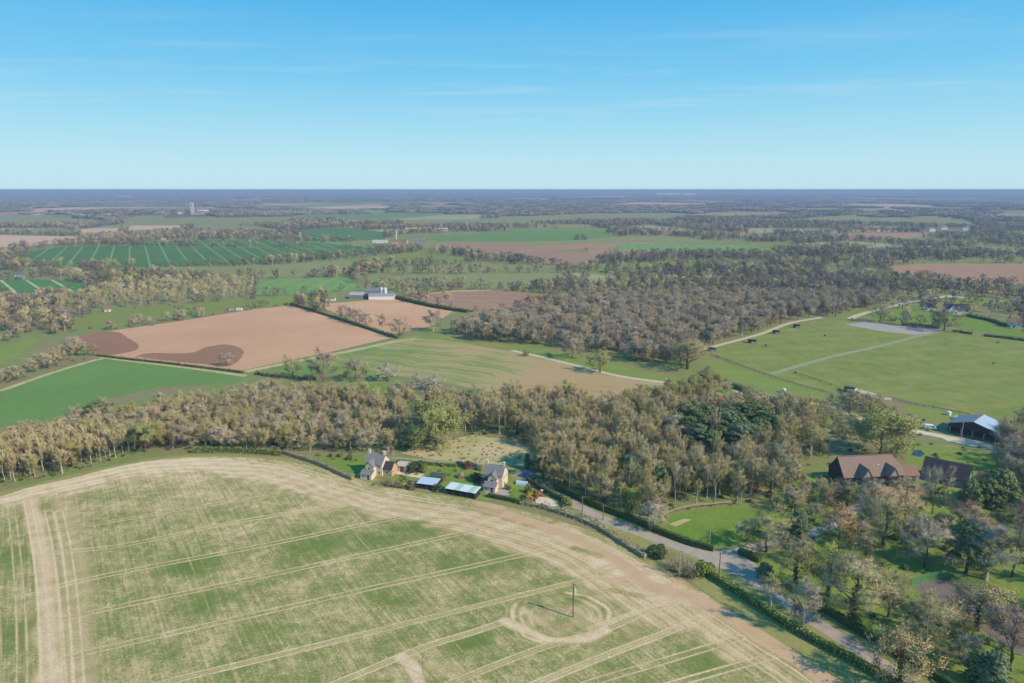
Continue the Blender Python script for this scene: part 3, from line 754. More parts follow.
def bare(seed, H=12., Rr=4.6, bole=.22, limbs=13, nb=7, nt=10, tw=.085, tl=1.35, r0=.30, rise=(.25, .75), lv=None, lf=0.0, lr=.2, ivy=0, top=.86, zc=.6, low=1.0, tup=.38, tr_=.95):
    """leafless broadleaf: bole, limbs bent upward, branches, twigs (and leaves or buds on a share of the twigs)"""
    rng = random.Random(seed); tr, cr = MB(), MB()
    n = 7; lean = rng.uniform(-.04, .04) * H
    pts = [np.array([lean * (i / n) ** 2 + rng.uniform(-.012, .012) * H, rng.uniform(-.012, .012) * H, top * H * i / n]) for i in range(n + 1)]
    pts[0] = np.array([0, 0, -.15])
    rad = [r0 * (1.35 if i == 0 else 1) * (1 - .86 * i / n) for i in range(n + 1)]
    tr.tube(pts, rad, 6)
    def at(z):
        t = min(max(z / (top * H), 0), .999) * n; i = int(t); f = t - i
        return pts[i] * (1 - f) + pts[i + 1] * f, rad[i] * (1 - f) + rad[i + 1] * f
    ga = rng.uniform(0, 6)
    def twigs(p, d, m):
        for _ in range(m):
            q = unit(d * .8 + rvec(rng) * tr_ + np.array([0, 0, tup])); L = tl * rng.uniform(.55, 1.35)
            blade(cr, p, q, L, tw * rng.uniform(.7, 1.3), rng)
            if lv and rng.random() < lf:
                for _ in range(2): leaf(cr, p + q * L * rng.uniform(.4, 1.05), rvec(rng), lr * rng.uniform(.7, 1.3), rng, 1)
    hz_ = (1 - bole) * H * .56
    for i in range(limbs):
        z = H * (bole + (top - bole) * (i + rng.random() * .7) / limbs)
        p0, rt = at(z); ga += 2.4 + rng.uniform(-.5, .5)
        zz = z + rng.uniform(*rise) * Rr
        e = max(.12, 1 - ((zz - zc * H) / hz_) ** 2) ** .5
        L = Rr * e * rng.uniform(.72, 1.12)
        o = np.array([math.cos(ga), math.sin(ga), 0.])
        p3 = p0 + o * L + np.array([0, 0, rng.uniform(*rise) * (L + .12 * H)])
        p1 = p0 + (p3 - p0) * .35 + o * L * .10 + rvec(rng) * .12 * L; p2 = p0 + (p3 - p0) * .7 + o * L * .06 + rvec(rng) * .1 * L
        lp = [p0, p1, p2, p3]; tr.tube(lp, [rt * .46, rt * .3, rt * .17, .02], 4, cap=False)
        for k in range(nb):
            t = .28 + .72 * (k + rng.random()) / nb; j = min(int(t * 3), 2); f = t * 3 - j
            q = lp[j] * (1 - f) + lp[j + 1] * f
            d = unit(unit(p3 - p0) * .55 + rvec(rng) * .85 + np.array([0, 0, .3 * low])); bl = (.30 + .26 * (1 - t)) * max(L, 1.6) * rng.uniform(.7, 1.2)
            m = q + d * bl * .5; d2 = unit(d + np.array([0, 0, .35]) + rvec(rng) * .25)
            blade(cr, q, d, bl * .6, tw * 1.35, rng); blade(cr, m, d2, bl * .6, tw * 1.1, rng)
            for g in range(3):
                twigs(q + d * bl * (.25 + .16 * g) if g < 2 else m + d2 * bl * .45, d2 if g == 2 else d, max(1, nt // 3 + (nt % 3 > g)))
    for k in range(int(nb * 1.5)):
        p, _ = at(H * rng.uniform(top * .75, top)); d = unit(rvec(rng) * .8 + np.array([0, 0, .9])); L = (1 - top) * H * rng.uniform(.5, .9)
        blade(cr, p, d, L, tw * 1.5, rng); twigs(p + d * L * .6, d, nt)
    if ivy:
        for _ in range(ivy):
            z = H * rng.uniform(.02, .62); p, rt = at(z); n_ = unit(np.array([rng.gauss(0, 1), rng.gauss(0, 1), .2]))
            leaf(tr, p + n_ * (rt + rng.uniform(.1, .7) * (1 - z / H)), unit(n_ + rvec(rng) * .6), rng.uniform(.16, .32), rng, 1)
    return tr, cr

def evergreen(seed, H=11., Rr=3.6, clumps=30, per=60, lr=.42, z0=.12, shape='dome', flat=.75, r0=.28):
    """dense evergreen: bole, limbs, and clumps of leaf-sized faces with gaps between them"""
    rng = random.Random(seed); tr, cr = MB(), MB()
    tr.tube([(0, 0, -.15), (rng.uniform(-.2, .2), rng.uniform(-.2, .2), H * .45), (0, 0, H * .9)], [r0, r0 * .7, .05], 6)
    for i in range(clumps):
        t = (i + rng.random()) / clumps; z = H * (z0 + (.97 - z0) * t)
        if shape == 'dome': e = Rr * math.sqrt(max(.03, 1 - ((t - .36) / .68) ** 2))
        elif shape == 'cone': e = Rr * (1.02 - t) ** .85 + .15
        else: e = Rr * (math.sin(math.pi * min(1, .12 + t * .9)) ** .6)
        a = i * 2.4 + rng.uniform(-.6, .6); rr = e * math.sqrt(rng.uniform(.12, 1))
        c = np.array([rr * math.cos(a), rr * math.sin(a), z])
        base = np.array([0, 0, max(.2, z - rr * .4)])
        if rng.random() < .6: tr.tube([base, (base + c) / 2 + rvec(rng) * .15, c], [.09, .06, .02], 3, cap=False)
        cr_ = (.30 if shape != 'column' else .55) * Rr * rng.uniform(.75, 1.25) + .25
        for _ in range(per):
            n_ = rvec(rng)
            if n_[2] < -.35: n_[2] *= -.6
            p = c + n_ * cr_ * np.array([1, 1, flat]) * rng.uniform(.72, 1.06)
            leaf(cr, p, unit(n_ + rvec(rng) * .55 + np.array([0, 0, .25])), lr * rng.uniform(.6, 1.3), rng)
    return tr, cr

def bush(seed, H=2.2, Rr=1.7, stems=26, nt=9, tw=.06, tl=.7, lv=0, lr=.14):
    """many-stemmed bush"""
    rng = random.Random(seed); tr, cr = MB(), MB()
    for i in range(stems):
        a = rng.uniform(0, 6.28); t = math.sqrt(rng.random()); L = H * (1 - .35 * t) * rng.uniform(.75, 1.1)
        d = unit(np.array([math.cos(a) * t * Rr / H, math.sin(a) * t * Rr / H, .85]))
        p0 = np.array([math.cos(a) * .2, math.sin(a) * .2, -.1]); p1 = p0 + d * L
        if i < 8: tr.tube([p0, (p0 + p1) / 2 + rvec(rng) * .1, p1], [.06, .04, .015], 3, cap=False)
        else: blade(cr, p0, d, L, tw * 1.4, rng)
        for _ in range(nt):
            q = p0 + d * L * rng.uniform(.25, 1.0); e = unit(d * .6 + rvec(rng) + np.array([0, 0, .2])); l = tl * rng.uniform(.5, 1.3)
            blade(cr, q, e, l, tw, rng)
            if lv and rng.random() < lv:
                for _ in range(2): leaf(cr, q + e * l * rng.uniform(.3, 1), rvec(rng), lr * rng.uniform(.7, 1.3), rng, 1)
    return tr, cr

class Proto:
    def __init__(s, name, pair, H, mats_t, mats_c):
        s.H = H
        s.trunk = pair[0].mesh(name + '_trunk', mats_t); s.crown = pair[1].mesh(name + '_crown', mats_c)
        s.joined = None; s.pair = pair; s.mt, s.mc, s.name = mats_t, mats_c, name
    def join(s):
        if s.joined is None:
            j = MB(); a, b = s.pair
            j.add(a.v, a.f); j.mi = list(a.mi); k = len(s.mt)
            o = len(j.v); j.v += b.v; j.f += [tuple(o + i for i in q) for q in b.f]; j.mi += [k + i for i in b.mi]
            s.joined = j.mesh(s.name + '_tree', list(s.mt) + list(s.mc))
        return s.joined

T_ = {}
def proto(key, *a): T_.setdefault(key, []).append(Proto(key, *a))
for s_ in range(5):    # broad leafless trees, near
    proto('broad', bare(10 + s_, 12, 4.9, .2, 18, 11, 23, .044, 1.15, r0=.28, ivy=70 if s_ % 2 else 0), 12, [BARK, IVY], [TWIG, BUDY])
for s_ in range(4):
    proto('bush_broad', bare(60 + s_, 9, 4.4, .1, 18, 11, 24, .044, 1.05, r0=.2, rise=(.15, .7), zc=.52), 9, [BARK, IVY], [TWIGG, BUDY])
for s_ in range(4):    # tall slender wood trees
    proto('slender', bare(20 + s_, 13, 2.3, .3, 14, 8, 20, .05, 1.3, tup=1.3, tr_=.7, low=2.2, r0=.21, rise=(.8, 1.5), zc=.68, top=.9, ivy=60 if s_ == 1 else 0), 13, [BARKP, IVY], [TWIGW, BUDY])
for s_ in range(3):
    proto('wood', bare(30 + s_, 12, 3.4, .24, 16, 9, 22, .05, 1.3, tup=1.0, tr_=.75, low=1.6, r0=.24, rise=(.4, 1.0), zc=.64, ivy=90 if s_ == 2 else 0), 12, [BARKP, IVY], [TWIGW, BUDY])
for s_ in range(2):
    proto('purple', bare(35 + s_, 12, 5.4, .14, 22, 12, 26, .066, 1.15, zc=.5, tup=.55), 12, [BARK, IVY], [TWIGG, BUDY])
proto('buddingy', bare(41, 11, 4.2, .2, 15, 9, 16, .05, 1.1, lv=1, lf=.75, lr=.15), 11, [BARK, IVY], [TWIG, BUDY])
proto('buddingy', bare(42, 12, 3.2, .26, 14, 8, 13, .055, 1.1, lv=1, lf=.4, lr=.15, rise=(.5, 1.1)), 12, [BARKP, IVY], [TWIGW, BUDY])
proto('buddingg', bare(43, 10, 4.0, .16, 15, 9, 14, .055, 1.0, lv=1, lf=.55, lr=.16), 10, [BARK, IVY], [TWIG, BUDG])
proto('willow', bare(55, 9, 4.6, .06, 20, 12, 22, .04, 1.2, lv=1, lf=.8, lr=.15, tup=.15, r0=.22), 9, [BARK, IVY], [TWIG, BUDG])
proto('lime', bare(44, 7, 3.2, .08, 14, 9, 13, .05, .9, lv=1, lf=.6, lr=.15), 7, [BARK, IVY], [TWIG, LIME])
proto('russet', bare(45, 12, 4.2, .14, 16, 9, 15, .06, 1.1, lv=1, lf=.6, lr=.15), 12, [BARK, IVY], [TWIG, ORNG])
proto('oakleaf', bare(46, 11, 4.8, .14, 16, 10, 15, .06, 1.2, lv=1, lf=.5, lr=.15, ivy=160), 11, [BARKD, IVY], [TWIG, OAKL])
proto('silver', bare(47, 13, 2.7, .16, 15, 10, 26, .044, 1.1, r0=.2, rise=(.6, 1.3), zc=.6), 13, [BARKP, IVY], [SILVER, BUDY])
proto('silverbroad', bare(48, 12, 4.6, .14, 18, 12, 28, .044, 1.15, r0=.28, zc=.55), 12, [BARKP, IVY], [SILVER, BUDY])
proto('reddish', bare(49, 12, 5.0, .16, 18, 12, 28, .044, 1.15, r0=.28), 12, [BARK, IVY], [REDT, BUDY])
proto('reddish', bare(59, 13, 3.4, .2, 16, 10, 26, .044, 1.15, r0=.26), 13, [BARK, IVY], [REDT, BUDY])
proto('ivied', bare(50, 16, 5.6, .26, 19, 12, 26, .05, 1.3, r0=.46, ivy=320), 16, [BARKD, IVY], [TWIG, BUDY])
proto('oak', bare(51, 12, 6.6, .14, 21, 13, 26, .048, 1.3, r0=.4, zc=.55), 12, [BARKD, IVY], [TWIG, BUDY])
proto('blossom', bare(52, 4, 2.2, .08, 10, 6, 9, .05, .6, r0=.08, lv=1, lf=.9, lr=.14), 4, [BARKD, IVY], [TWIGG, BLOS])
for s_ in range(3):
    proto('yew', evergreen(70 + s_, 10, 3.8, 34, 62, .40), 10, [BARKD], [EVER])
for s_ in range(3):
    proto('pine', evergreen(75 + s_, 13, 4.2, 30, 62, .42, .3, 'dome', .5, .34), 13, [BARKD], [EVER if s_ else PINE])
proto('spruce', evergreen(80, 12, 3.0, 46, 46, .36, .06, 'cone', .5), 12, [BARKD], [PINE])
proto('spruce', evergreen(81, 12, 2.4, 46, 40, .34, .06, 'cone', .5), 12, [BARKD], [EVER])
for s_ in range(2): proto('cypress', evergreen(83 + s_, 9, 1.15, 26, 40, .32, .04, 'column', 1.4, .14), 9, [BARKD], [EVER])
proto('roundbush', evergreen(86, 3, 1.8, 16, 60, .24, .1, 'dome', .9, .1), 3, [BARKD], [EVER])
for s_ in range(3): proto('scrub', bush(90 + s_), 2.2, [BARK], [HEDB, BUDG])
proto('greenscrub', bush(94, 2.0, 1.6, 24, 8, lv=.7), 2.0, [BARK], [HEDB, BUDG])
proto('greenscrub', bush(95, 1.6, 1.6, 24, 8, lv=.9, lr=.18), 1.6, [BARK], [HEDB, IVY])
# coarser trees for the distance
for s_ in range(3):
    proto('lowtree', bare(100 + s_, 11, 4.6, .12, 9, 4, 6, .30, 1.7, r0=.3), 11, [BARK, IVY], [FART, BUDY])
for s_ in range(2):
    proto('lowwood', bare(105 + s_, 12, 3.4, .2, 9, 4, 6, .30, 2.0, r0=.3, rise=(.5, 1.1)), 12, [BARKP, IVY], [TWIGW, BUDY])
proto('lowbud', bare(108, 10, 4.2, .15, 9, 4, 6, .25, 1.8, lv=1, lf=.5, lr=.45), 10, [BARK, IVY], [TWIG, BUDY])
proto('lowgreen', evergreen(109, 11, 3.6, 14, 22, .8), 11, [BARKD], [EVER])
def clump(seed, n, Rr, keys, sx=1.0):
    rng = random.Random(seed); j = MB()
    for _ in range(n):
        a, d = rng.uniform(0, 6.28), Rr * math.sqrt(rng.random()); H = rng.uniform(8, 14); w = rng.uniform(4, 6.5)
        cx, cy = math.cos(a) * d * sx, math.sin(a) * d / sx
        mi = 0 if rng.random() < .86 else 1
        for k in range(16):
            n_ = rvec(rng); n_[2] = abs(n_[2]) * (1 if rng.random() < .8 else -.5)
            p = np.array([cx, cy, H * .5]) + n_ * np.array([w, w, H * .5]) * rng.uniform(.7, 1.05)
            leaf(j, p, unit(n_ + rvec(rng) * .8), 2.0 * rng.uniform(.7, 1.3), rng, mi)
    return j
CLUMPS = []
for s_, (n, r_, m_, sx) in enumerate([(34, 34, FART, 1), (34, 34, FART, 1.6), (30, 30, TWIGG, 1), (26, 40, FART, 2.6), (26, 30, EVER, 1.2)]):
    CLUMPS.append(clump(200 + s_, n, r_, None, sx).mesh('tree_clump', [m_, EVER]))

# ------------------------------------------------------------------ where trees stand
KEEP = [(np.array(q[2]).min(0), np.array(q[2]).max(0), q[2]) for q in fields if q[1] not in ('park',)]
for q_ in ([(168, 212.6), (214, 212.2), (216, 219.5), (168, 220)], [(372, 239.5), (428, 239.5), (430, 247), (372, 247)], [(326, 291.5), (400, 291.5), (400, 300), (326, 304)], [(924, 228), (970, 228), (972, 235), (924, 236)]):
    KEEP.append((np.array(W(q_)).min(0), np.array(W(q_)).max(0), W(q_)))      # cleared ground round the far buildings
def free(x, y, margin=0.0):
    """True where no field, lane or yard lies (with a margin at near ones)"""
    ok = np.ones(x.shape, bool)
    offs = [(0, 0)] + ([(margin, 0), (-margin, 0), (0, margin), (0, -margin)] if margin else [])
    for lo, hi, pts in KEEP:
        k = np.nonzero((x > lo[0] - 5) & (x < hi[0] + 5) & (y > lo[1] - 5) & (y < hi[1] + 5))[0]
        if not len(k): continue
        for ox, oy in offs: ok[k[inside(x[k] + ox, y[k] + oy, pts)]] = False
    return ok

def scatter(poly, spacing, seed, jit=.48, margin=1.5):
    rs = np.random.RandomState(seed); a = np.array(poly); lo, hi = a.min(0), a.max(0)
    gx, gy = np.meshgrid(np.arange(lo[0], hi[0], spacing), np.arange(lo[1], hi[1], spacing))
    gx[1::2] += spacing / 2
    x = (gx + rs.uniform(-jit, jit, gx.shape) * spacing).ravel(); y = (gy + rs.uniform(-jit, jit, gy.shape) * spacing).ravel()
    k = inside(x, y, poly); x, y = x[k], y[k]; k = free(x, y, margin)
    return x[k], y[k]

class Instances:
    """many trees nobody could count, as one object"""
    def __init__(s): s.p, s.r, s.s, s.i = [], [], [], []; s.protos = []
    def use(s, me):
        if me not in s.protos: s.protos.append(me)
        return s.protos.index(me)
    def add(s, x, y, z, rot, scl, me):
        s.p.append((x, y, z)); s.r.append((0, 0, rot)); s.s.append(scl if isinstance(scl, tuple) else (scl,) * 3); s.i.append(s.use(me))
    def build(s, name, label=None):
        me = bpy.data.meshes.new(name); me.vertices.add(len(s.p)); me.vertices.foreach_set('co', np.array(s.p, np.float32).ravel())
        for nm, ty, arr, key in (('turn', 'FLOAT_VECTOR', s.r, 'vector'), ('size', 'FLOAT_VECTOR', s.s, 'vector')):
            me.attributes.new(nm, ty, 'POINT').data.foreach_set(key, np.array(arr, np.float32).ravel())
        me.attributes.new('pick', 'INT', 'POINT').data.foreach_set('value', np.array(s.i, np.int32))
        c = bpy.data.collections.new(name + '_kinds')
        for k, q in enumerate(s.protos): c.objects.link(bpy.data.objects.new('kind_%02d' % k, q))
        ng = bpy.data.node_groups.new(name, 'GeometryNodeTree')
        ng.interface.new_socket('Geometry', in_out='INPUT', socket_type='NodeSocketGeometry')
        ng.interface.new_socket('Geometry', in_out='OUTPUT', socket_type='NodeSocketGeometry')
        N = ng.nodes.new; gi, go = N('NodeGroupInput'), N('NodeGroupOutput'); ip = N('GeometryNodeInstanceOnPoints'); ci = N('GeometryNodeCollectionInfo')
        ci.inputs['Collection'].default_value = c; ci.inputs['Separate Children'].default_value = True; ci.inputs['Reset Children'].default_value = True
        def at(nm, dt):
            n = N('GeometryNodeInputNamedAttribute'); n.data_type = dt; n.inputs['Name'].default_value = nm; return n.outputs['Attribute']
        L = ng.links.new
        L(gi.outputs[0], ip.inputs['Points']); L(ci.outputs[0], ip.inputs['Instance']); ip.inputs['Pick Instance'].default_value = True
        L(at('pick', 'INT'), ip.inputs['Instance Index']); L(at('turn', 'FLOAT_VECTOR'), ip.inputs['Rotation']); L(at('size', 'FLOAT_VECTOR'), ip.inputs['Scale'])
        L(ip.outputs[0], go.inputs[0])
        o = link(name, me); md = o.modifiers.new('trees', 'NODES'); md.node_group = ng
        if label: o['label'] = label
        return tag(o, kind='stuff')

rt = random.Random(11)
trees = []        # candidates: (x, y, kind name, prototype key, height, label, category, group)
def cand(x, y, name, key, H, label, cat, group): trees.append((x, y, name, key, H, label, cat, group))

def tree_obj(x, y, name, pr, scl, label, cat, group, z=None, rz=None, wide=1.0):
    rz = rt.uniform(0, 6.28) if rz is None else rz
    o = thing(name, label, cat, (x, y, hz(x, y) if z is None else z), rz, group)
    o.scale = (scl * wide, scl * wide, scl)
    link('trunk', pr.trunk, o); link('crown', pr.crown, o)
    return o

# single trees the photograph shows one by one: base (u, v), row of the top, prototype, crown width in pixels, name, label
SINGLE = [
 (803, 634, 584, 'silver', 26, 'bare_tree', 'silvery slender bare tree growing out of the lane hedge beside the stubble field'),
 (770, 606, 578, 'buddingy', 24, 'budding_tree', 'small yellow-green budding tree at the lane edge left of the silvery tree'),
 (764, 577, 565, 'roundbush', 16, 'evergreen_shrub', 'dark rounded evergreen bush at the corner of the road junction'),
 (853, 624, 560, 'ivied', 74, 'ivied_tree', 'big spreading tree with dark ivied trunk on the park lawn above the lane hedge'),
 (794, 587, 541, 'ivied', 40, 'ivied_tree', 'dark ivied tree beside the lane just right of the junction'),
 (826, 594, 560, 'broad', 26, 'bare_tree', 'thin bare tree on the park grass behind the spreading ivied tree'),
 (888, 617, 574, 'broad', 34, 'bare_tree', 'bare tree on bright grass left of the tennis court'),
 (923, 648, 600, 'oak', 66, 'bare_tree', 'wide olive-grey bare tree on the lawn in front of the tennis court'),
 (1010, 672, 612, 'reddish', 52, 'bare_tree', 'reddish-brown bare tree at the lower right corner below the tennis court'),
 (977, 630, 588, 'oakleaf', 56, 'budding_tree', 'yellow-brown leafy tree hiding the near side of the tennis court'),
 (898, 688, 638, 'oakleaf', 58, 'budding_tree', 'ragged yellow-brown ivied tree overhanging the lane at the bottom edge'),
 (973, 682, 650, 'spruce', 26, 'spruce_tree', 'small dark green spruce in the lower right garden'),
 (992, 690, 652, 'spruce', 24, 'spruce_tree', 'pale grey-green spruce standing right of the small dark spruce'),
 (962, 664, 634, 'silverbroad', 40, 'bare_tree', 'pale grey bare tree just behind the small dark spruce'),
 (962, 625, 606, 'blossom', 16, 'blossom_bush', 'white blossom bush near the yellow-brown tree by the tennis court'),
 (766, 552, 517, 'bush_broad', 46, 'bare_tree', 'round grey bare tree at the edge of the fenced green by the drive'),
 (798, 543, 511, 'spruce', 22, 'spruce_tree', 'blue-green conifer right of the fenced green'),
 (837, 547, 509, 'russet', 30, 'russet_tree', 'russet-leaved tree standing out orange in the park right of the conifer'),
 (859, 546, 522, 'bush_broad', 26, 'bare_tree', 'grey-brown round tree right beside the russet tree'),
 (884, 545, 497, 'broad', 56, 'bare_tree', 'wide pale-branched tree between the long barn and the park'),
 (924, 567, 524, 'bush_broad', 54, 'bare_tree', 'wide pale brown twiggy tree just above the tennis court fence'),
 (955, 545, 506, 'reddish', 44, 'bare_tree', 'pink-tinged budding bare tree in front of the dark slate barn'),
 (966, 573, 525, 'pine', 34, 'evergreen_tree', 'dark drooping evergreen beside the far corner of the tennis court'),
 (986, 580, 525, 'silverbroad', 46, 'bare_tree', 'silver-grey twiggy tree right of the drooping evergreen'),
 (1012, 577, 510, 'reddish', 36, 'bare_tree', 'tall reddish bare tree at the right edge beyond the tennis court'),
 (828, 596, 548, 'lime', 34, 'budding_tree', 'yellow-green budding tree in the middle of the park right of the junction'),
 (1000, 506, 472, 'yew', 28, 'evergreen_tree', 'tall dark evergreen at the right edge below the slate barn'),
 (986, 508, 480, 'yew', 20, 'evergreen_tree', 'bushy dark evergreen left of the tallest one below the slate barn'),
 (968, 508, 481, 'yew', 20, 'evergreen_tree', 'brownish green evergreen in front of the slate barn gable'),
 (932, 514, 470, 'bush_broad', 24, 'bare_tree', 'tall grey bare tree covering the left end of the slate barn'),
 (874, 509, 483, 'bush_broad', 36, 'bare_tree', 'round bare tree in front of the middle of the long barn'),
 (905, 510, 482, 'broad', 34, 'bare_tree', 'bare tree in front of the low right end of the long barn'),
 (847, 506, 482, 'broad', 30, 'bare_tree', 'bare tree in front of the left end of the long barn'),
 (880, 456, 414, 'willow', 48, 'budding_tree', 'large pale green willow-like tree behind the long tiled barn'),
 (810, 456, 424, 'buddingy', 30, 'budding_tree', 'yellowish budding tree left of the pale green willow-like tree'),
 (697, 449, 424, 'pine', 30, 'evergreen_tree', 'dark evergreen at the left front of the evergreen clump in the wood'),
 (725, 441, 410, 'pine', 34, 'evergreen_tree', 'tall dark evergreen in the middle of the clump in the wood'),
 (687, 428, 404, 'yew', 26, 'evergreen_tree', 'dark evergreen at the upper left of the clump in the wood'),
 (739, 451, 424, 'pine', 30, 'evergreen_tree', 'dark evergreen at the right front of the clump in the wood'),
 (752, 428, 402, 'pine', 34, 'evergreen_tree', 'broad dark evergreen at the upper right of the clump in the wood'),
 (768, 437, 412, 'yew', 26, 'evergreen_tree', 'rightmost dark evergreen of the clump in the wood'),
 (712, 452, 430, 'yew', 24, 'evergreen_tree', 'low dark evergreen between the two front ones of the clump'),
 (672, 441, 416, 'silverbroad', 36, 'bare_tree', 'pale grey bare tree on the left flank of the evergreen clump'),
 (628, 478, 455, 'pine', 20, 'evergreen_tree', 'lone dark evergreen among bare trees left of the evergreen clump'),
 (660, 500, 466, 'yew', 16, 'evergreen_tree', 'narrow dark green tree among pale trunks behind the fenced green'),
 (632, 510, 488, 'lime', 24, 'budding_tree', 'bright lime-green tree on the shady bank above the lane'),
 (654, 529, 502, 'silverbroad', 30, 'bare_tree', 'fuzzy pale grey tree at the left corner of the fenced green'),
 (742, 537, 526, 'blossom', 12, 'blossom_bush', 'small white blossom tree standing on the fenced green'),
 (880, 322, 304, 'broad', 22, 'bare_tree', 'bare tree between the grey arena and the bright lawn'),
 (944, 331, 310, 'bush_broad', 30, 'bare_tree', 'round bare tree at the right end of the grey arena'),
 (893, 321, 313, 'scrub', 10, 'scrub_bush', 'bush right of the tree above the grey arena'),
 (687, 369, 342, 'oak', 44, 'bare_tree', 'spreading oak-like bare tree above the end of the pale farm track'),
 (636, 361, 342, 'bush_broad', 26, 'bare_tree', 'round bare tree on the wood edge left of the spreading one'),
 (572, 358, 338, 'bush_broad', 24, 'bare_tree', 'round grey tree standing out from the wood above the pale farm track'),
 (526, 356, 346, 'scrub', 7, 'scrub_bush', 'single dark bush on the pale farm track'),
 (324, 382, 354, 'bush_broad', 30, 'bare_tree', 'big round grey tree in the hedge below the banded crop'),
 (356, 381, 360, 'bush_broad', 24, 'bare_tree', 'smaller round grey tree right of the big one below the banded crop'),
 (293, 378, 358, 'broad', 18, 'bare_tree', 'bare tree at the left end of the banded crop'),
 (386, 381, 368, 'blossom', 18, 'blossom_bush', 'white blossom bush in the hedge below the banded crop'),
 (418, 387, 377, 'blossom', 16, 'blossom_bush', 'whitish blackthorn thicket at the right end of the blossom hedge, left half'),
 (434, 390, 379, 'blossom', 16, 'blossom_bush', 'whitish blackthorn thicket at the right end of the blossom hedge, right half'),
 (226, 366, 354, 'bush_broad', 13, 'bare_tree', 'pale bare tree on the far edge of the bright green crop'),
 (299, 306, 293, 'bush_broad', 12, 'bare_tree', 'round tree at the upper end of the hedge between the tan fields'),
 (316, 311, 300, 'bush_broad', 11, 'bare_tree', 'small round tree second from the upper end of the tan-field hedge'),
 (346, 320, 306, 'bush_broad', 15, 'bare_tree', 'round tree of the tan-field hedge, first of the close row'),
 (356, 323, 309, 'bush_broad', 16, 'bare_tree', 'round tree of the tan-field hedge, second of the close row'),
 (366, 326, 313, 'bush_broad', 15, 'bare_tree', 'round tree of the tan-field hedge, third of the close row'),
 (383, 330, 315, 'silver', 10, 'bare_tree', 'slim pale tree of the tan-field hedge after the close row'),
 (400, 336, 320, 'bush_broad', 20, 'bare_tree', 'round tree at the lower end of the hedge between the tan fields'),
 (433, 331, 311, 'silverbroad', 16, 'bare_tree', 'pale bare tree at the corner of the tan field and the big wood'),
 (527, 469, 454, 'cypress', 5, 'cypress_tree', 'narrow dark cypress behind the right cottage, leftmost of three'),
 (536, 472, 452, 'cypress', 6, 'cypress_tree', 'narrow dark cypress behind the right cottage, middle of three'),
 (545, 473, 446, 'cypress', 8, 'cypress_tree', 'tallest narrow cypress behind the right cottage, rightmost of three'),
 (152, 325.4, 322, 'scrub', 4, 'scrub_bush', 'tiny dark bush inside the large tan field'),
 (600, 372, 352, 'buddingy', 22, 'budding_tree', 'yellowish tree on the wood edge above the pale farm track'),
 (97, 420, 402, 'yew', 20, 'evergreen_tree', 'dark ivy-green tree at the left end of the central wood'),
 (146, 452, 424, 'buddingg', 26, 'budding_tree', 'greenish budding tree at the front of the central wood left of the hedge'),
 (436, 446, 405, 'willow', 44, 'budding_tree', 'large olive-green rounded tree at the right end of the central wood'),
 (415, 450, 430, 'buddingg', 22, 'budding_tree', 'small green budding tree behind the left cottage'),
 (172, 436, 414, 'ivied', 20, 'ivied_tree', 'dark ivied trunk in the front of the central wood'),
 (208, 444, 420, 'ivied', 22, 'ivied_tree', 'ivied tree in the central wood above the clipped bright hedge'),
 (387, 460, 446, 'silverbroad', 22, 'bare_tree', 'pale grey twiggy tree behind the roof of the left cottage'),
 (478, 409, 388, 'broad', 18, 'bare_tree', 'bare tree where the central wood meets the banded crop'),
 (849, 413, 390, 'bush_broad', 36, 'bare_tree', 'wide grey bare tree at the paddock fence left of the steel barn'),
 (871, 411, 396, 'bush_broad', 30, 'bare_tree', 'low wide grey tree between the paddock fence and the gravel drive'),
 (750, 408, 396, 'greenscrub', 12, 'scrub_bush', 'green bush beside the red trailer'),
]
names_done = {}
for u, v, vt, key, wpx, name, label in SINGLE:
    x, y = G(u, v); H = hgt(u, v, vt); pr = T_[key][rt.randrange(len(T_[key]))]
    if 'pale grey-green spruce' in label: pr = T_['spruce'][0]
    if 'small dark green spruce' in label: pr = T_['spruce'][1]
    me = pr.crown; xs = np.array([q.co.x for q in me.vertices]); cur = (np.percentile(xs, 97) - np.percentile(xs, 3)) * H / pr.H
    wide = min(1.5, max(.5, .97 * wpx * mpp(u, v) / cur))
    cat = {'evergreen_tree': 'evergreen', 'spruce_tree': 'conifer', 'cypress_tree': 'cypress', 'blossom_bush': 'blossom bush', 'scrub_bush': 'bush', 'evergreen_shrub': 'bush'}.get(name, 'tree')
    tree_obj(x, y, name, pr, H / pr.H, label, cat, None, wide=wide)
single_xy = np.array([G(q[0], q[1]) for q in SINGLE])

# more evergreens of the same clump
CLUMP_PX = [(678, 437), (690, 441), (703, 440), (706, 430), (716, 431), (729, 428), (737, 437), (742, 428), (747, 444), (758, 441), (763, 428), (722, 449), (698, 432), (775, 440)]
for k, (u, v) in enumerate(CLUMP_PX):
    key = 'pine' if k % 3 else 'yew'; pr = T_[key][k % 3]; H = rt.uniform(9, 12.5)
    tree_obj(*G(u, v), 'evergreen_tree', pr, H / pr.H, 'dark evergreen packed among the others of the clump in the wood', 'evergreen', 'dark evergreens packed in the clump in the wood', wide=rt.uniform(.9, 1.15))
single_xy = np.vstack([single_xy, np.array([G(*q) for q in CLUMP_PX])])
ever_xy = [G(q[0], q[1]) for q in SINGLE if 'clump' in q[6] or 'lone dark' in q[6]] + [G(*q) for q in CLUMP_PX]

def clear_of_singles(x, y, d):
    return np.array([np.hypot(single_xy[:, 0] - a, single_xy[:, 1] - b).min() > d for a, b in zip(x, y)], bool) if len(x) else np.zeros(0, bool)

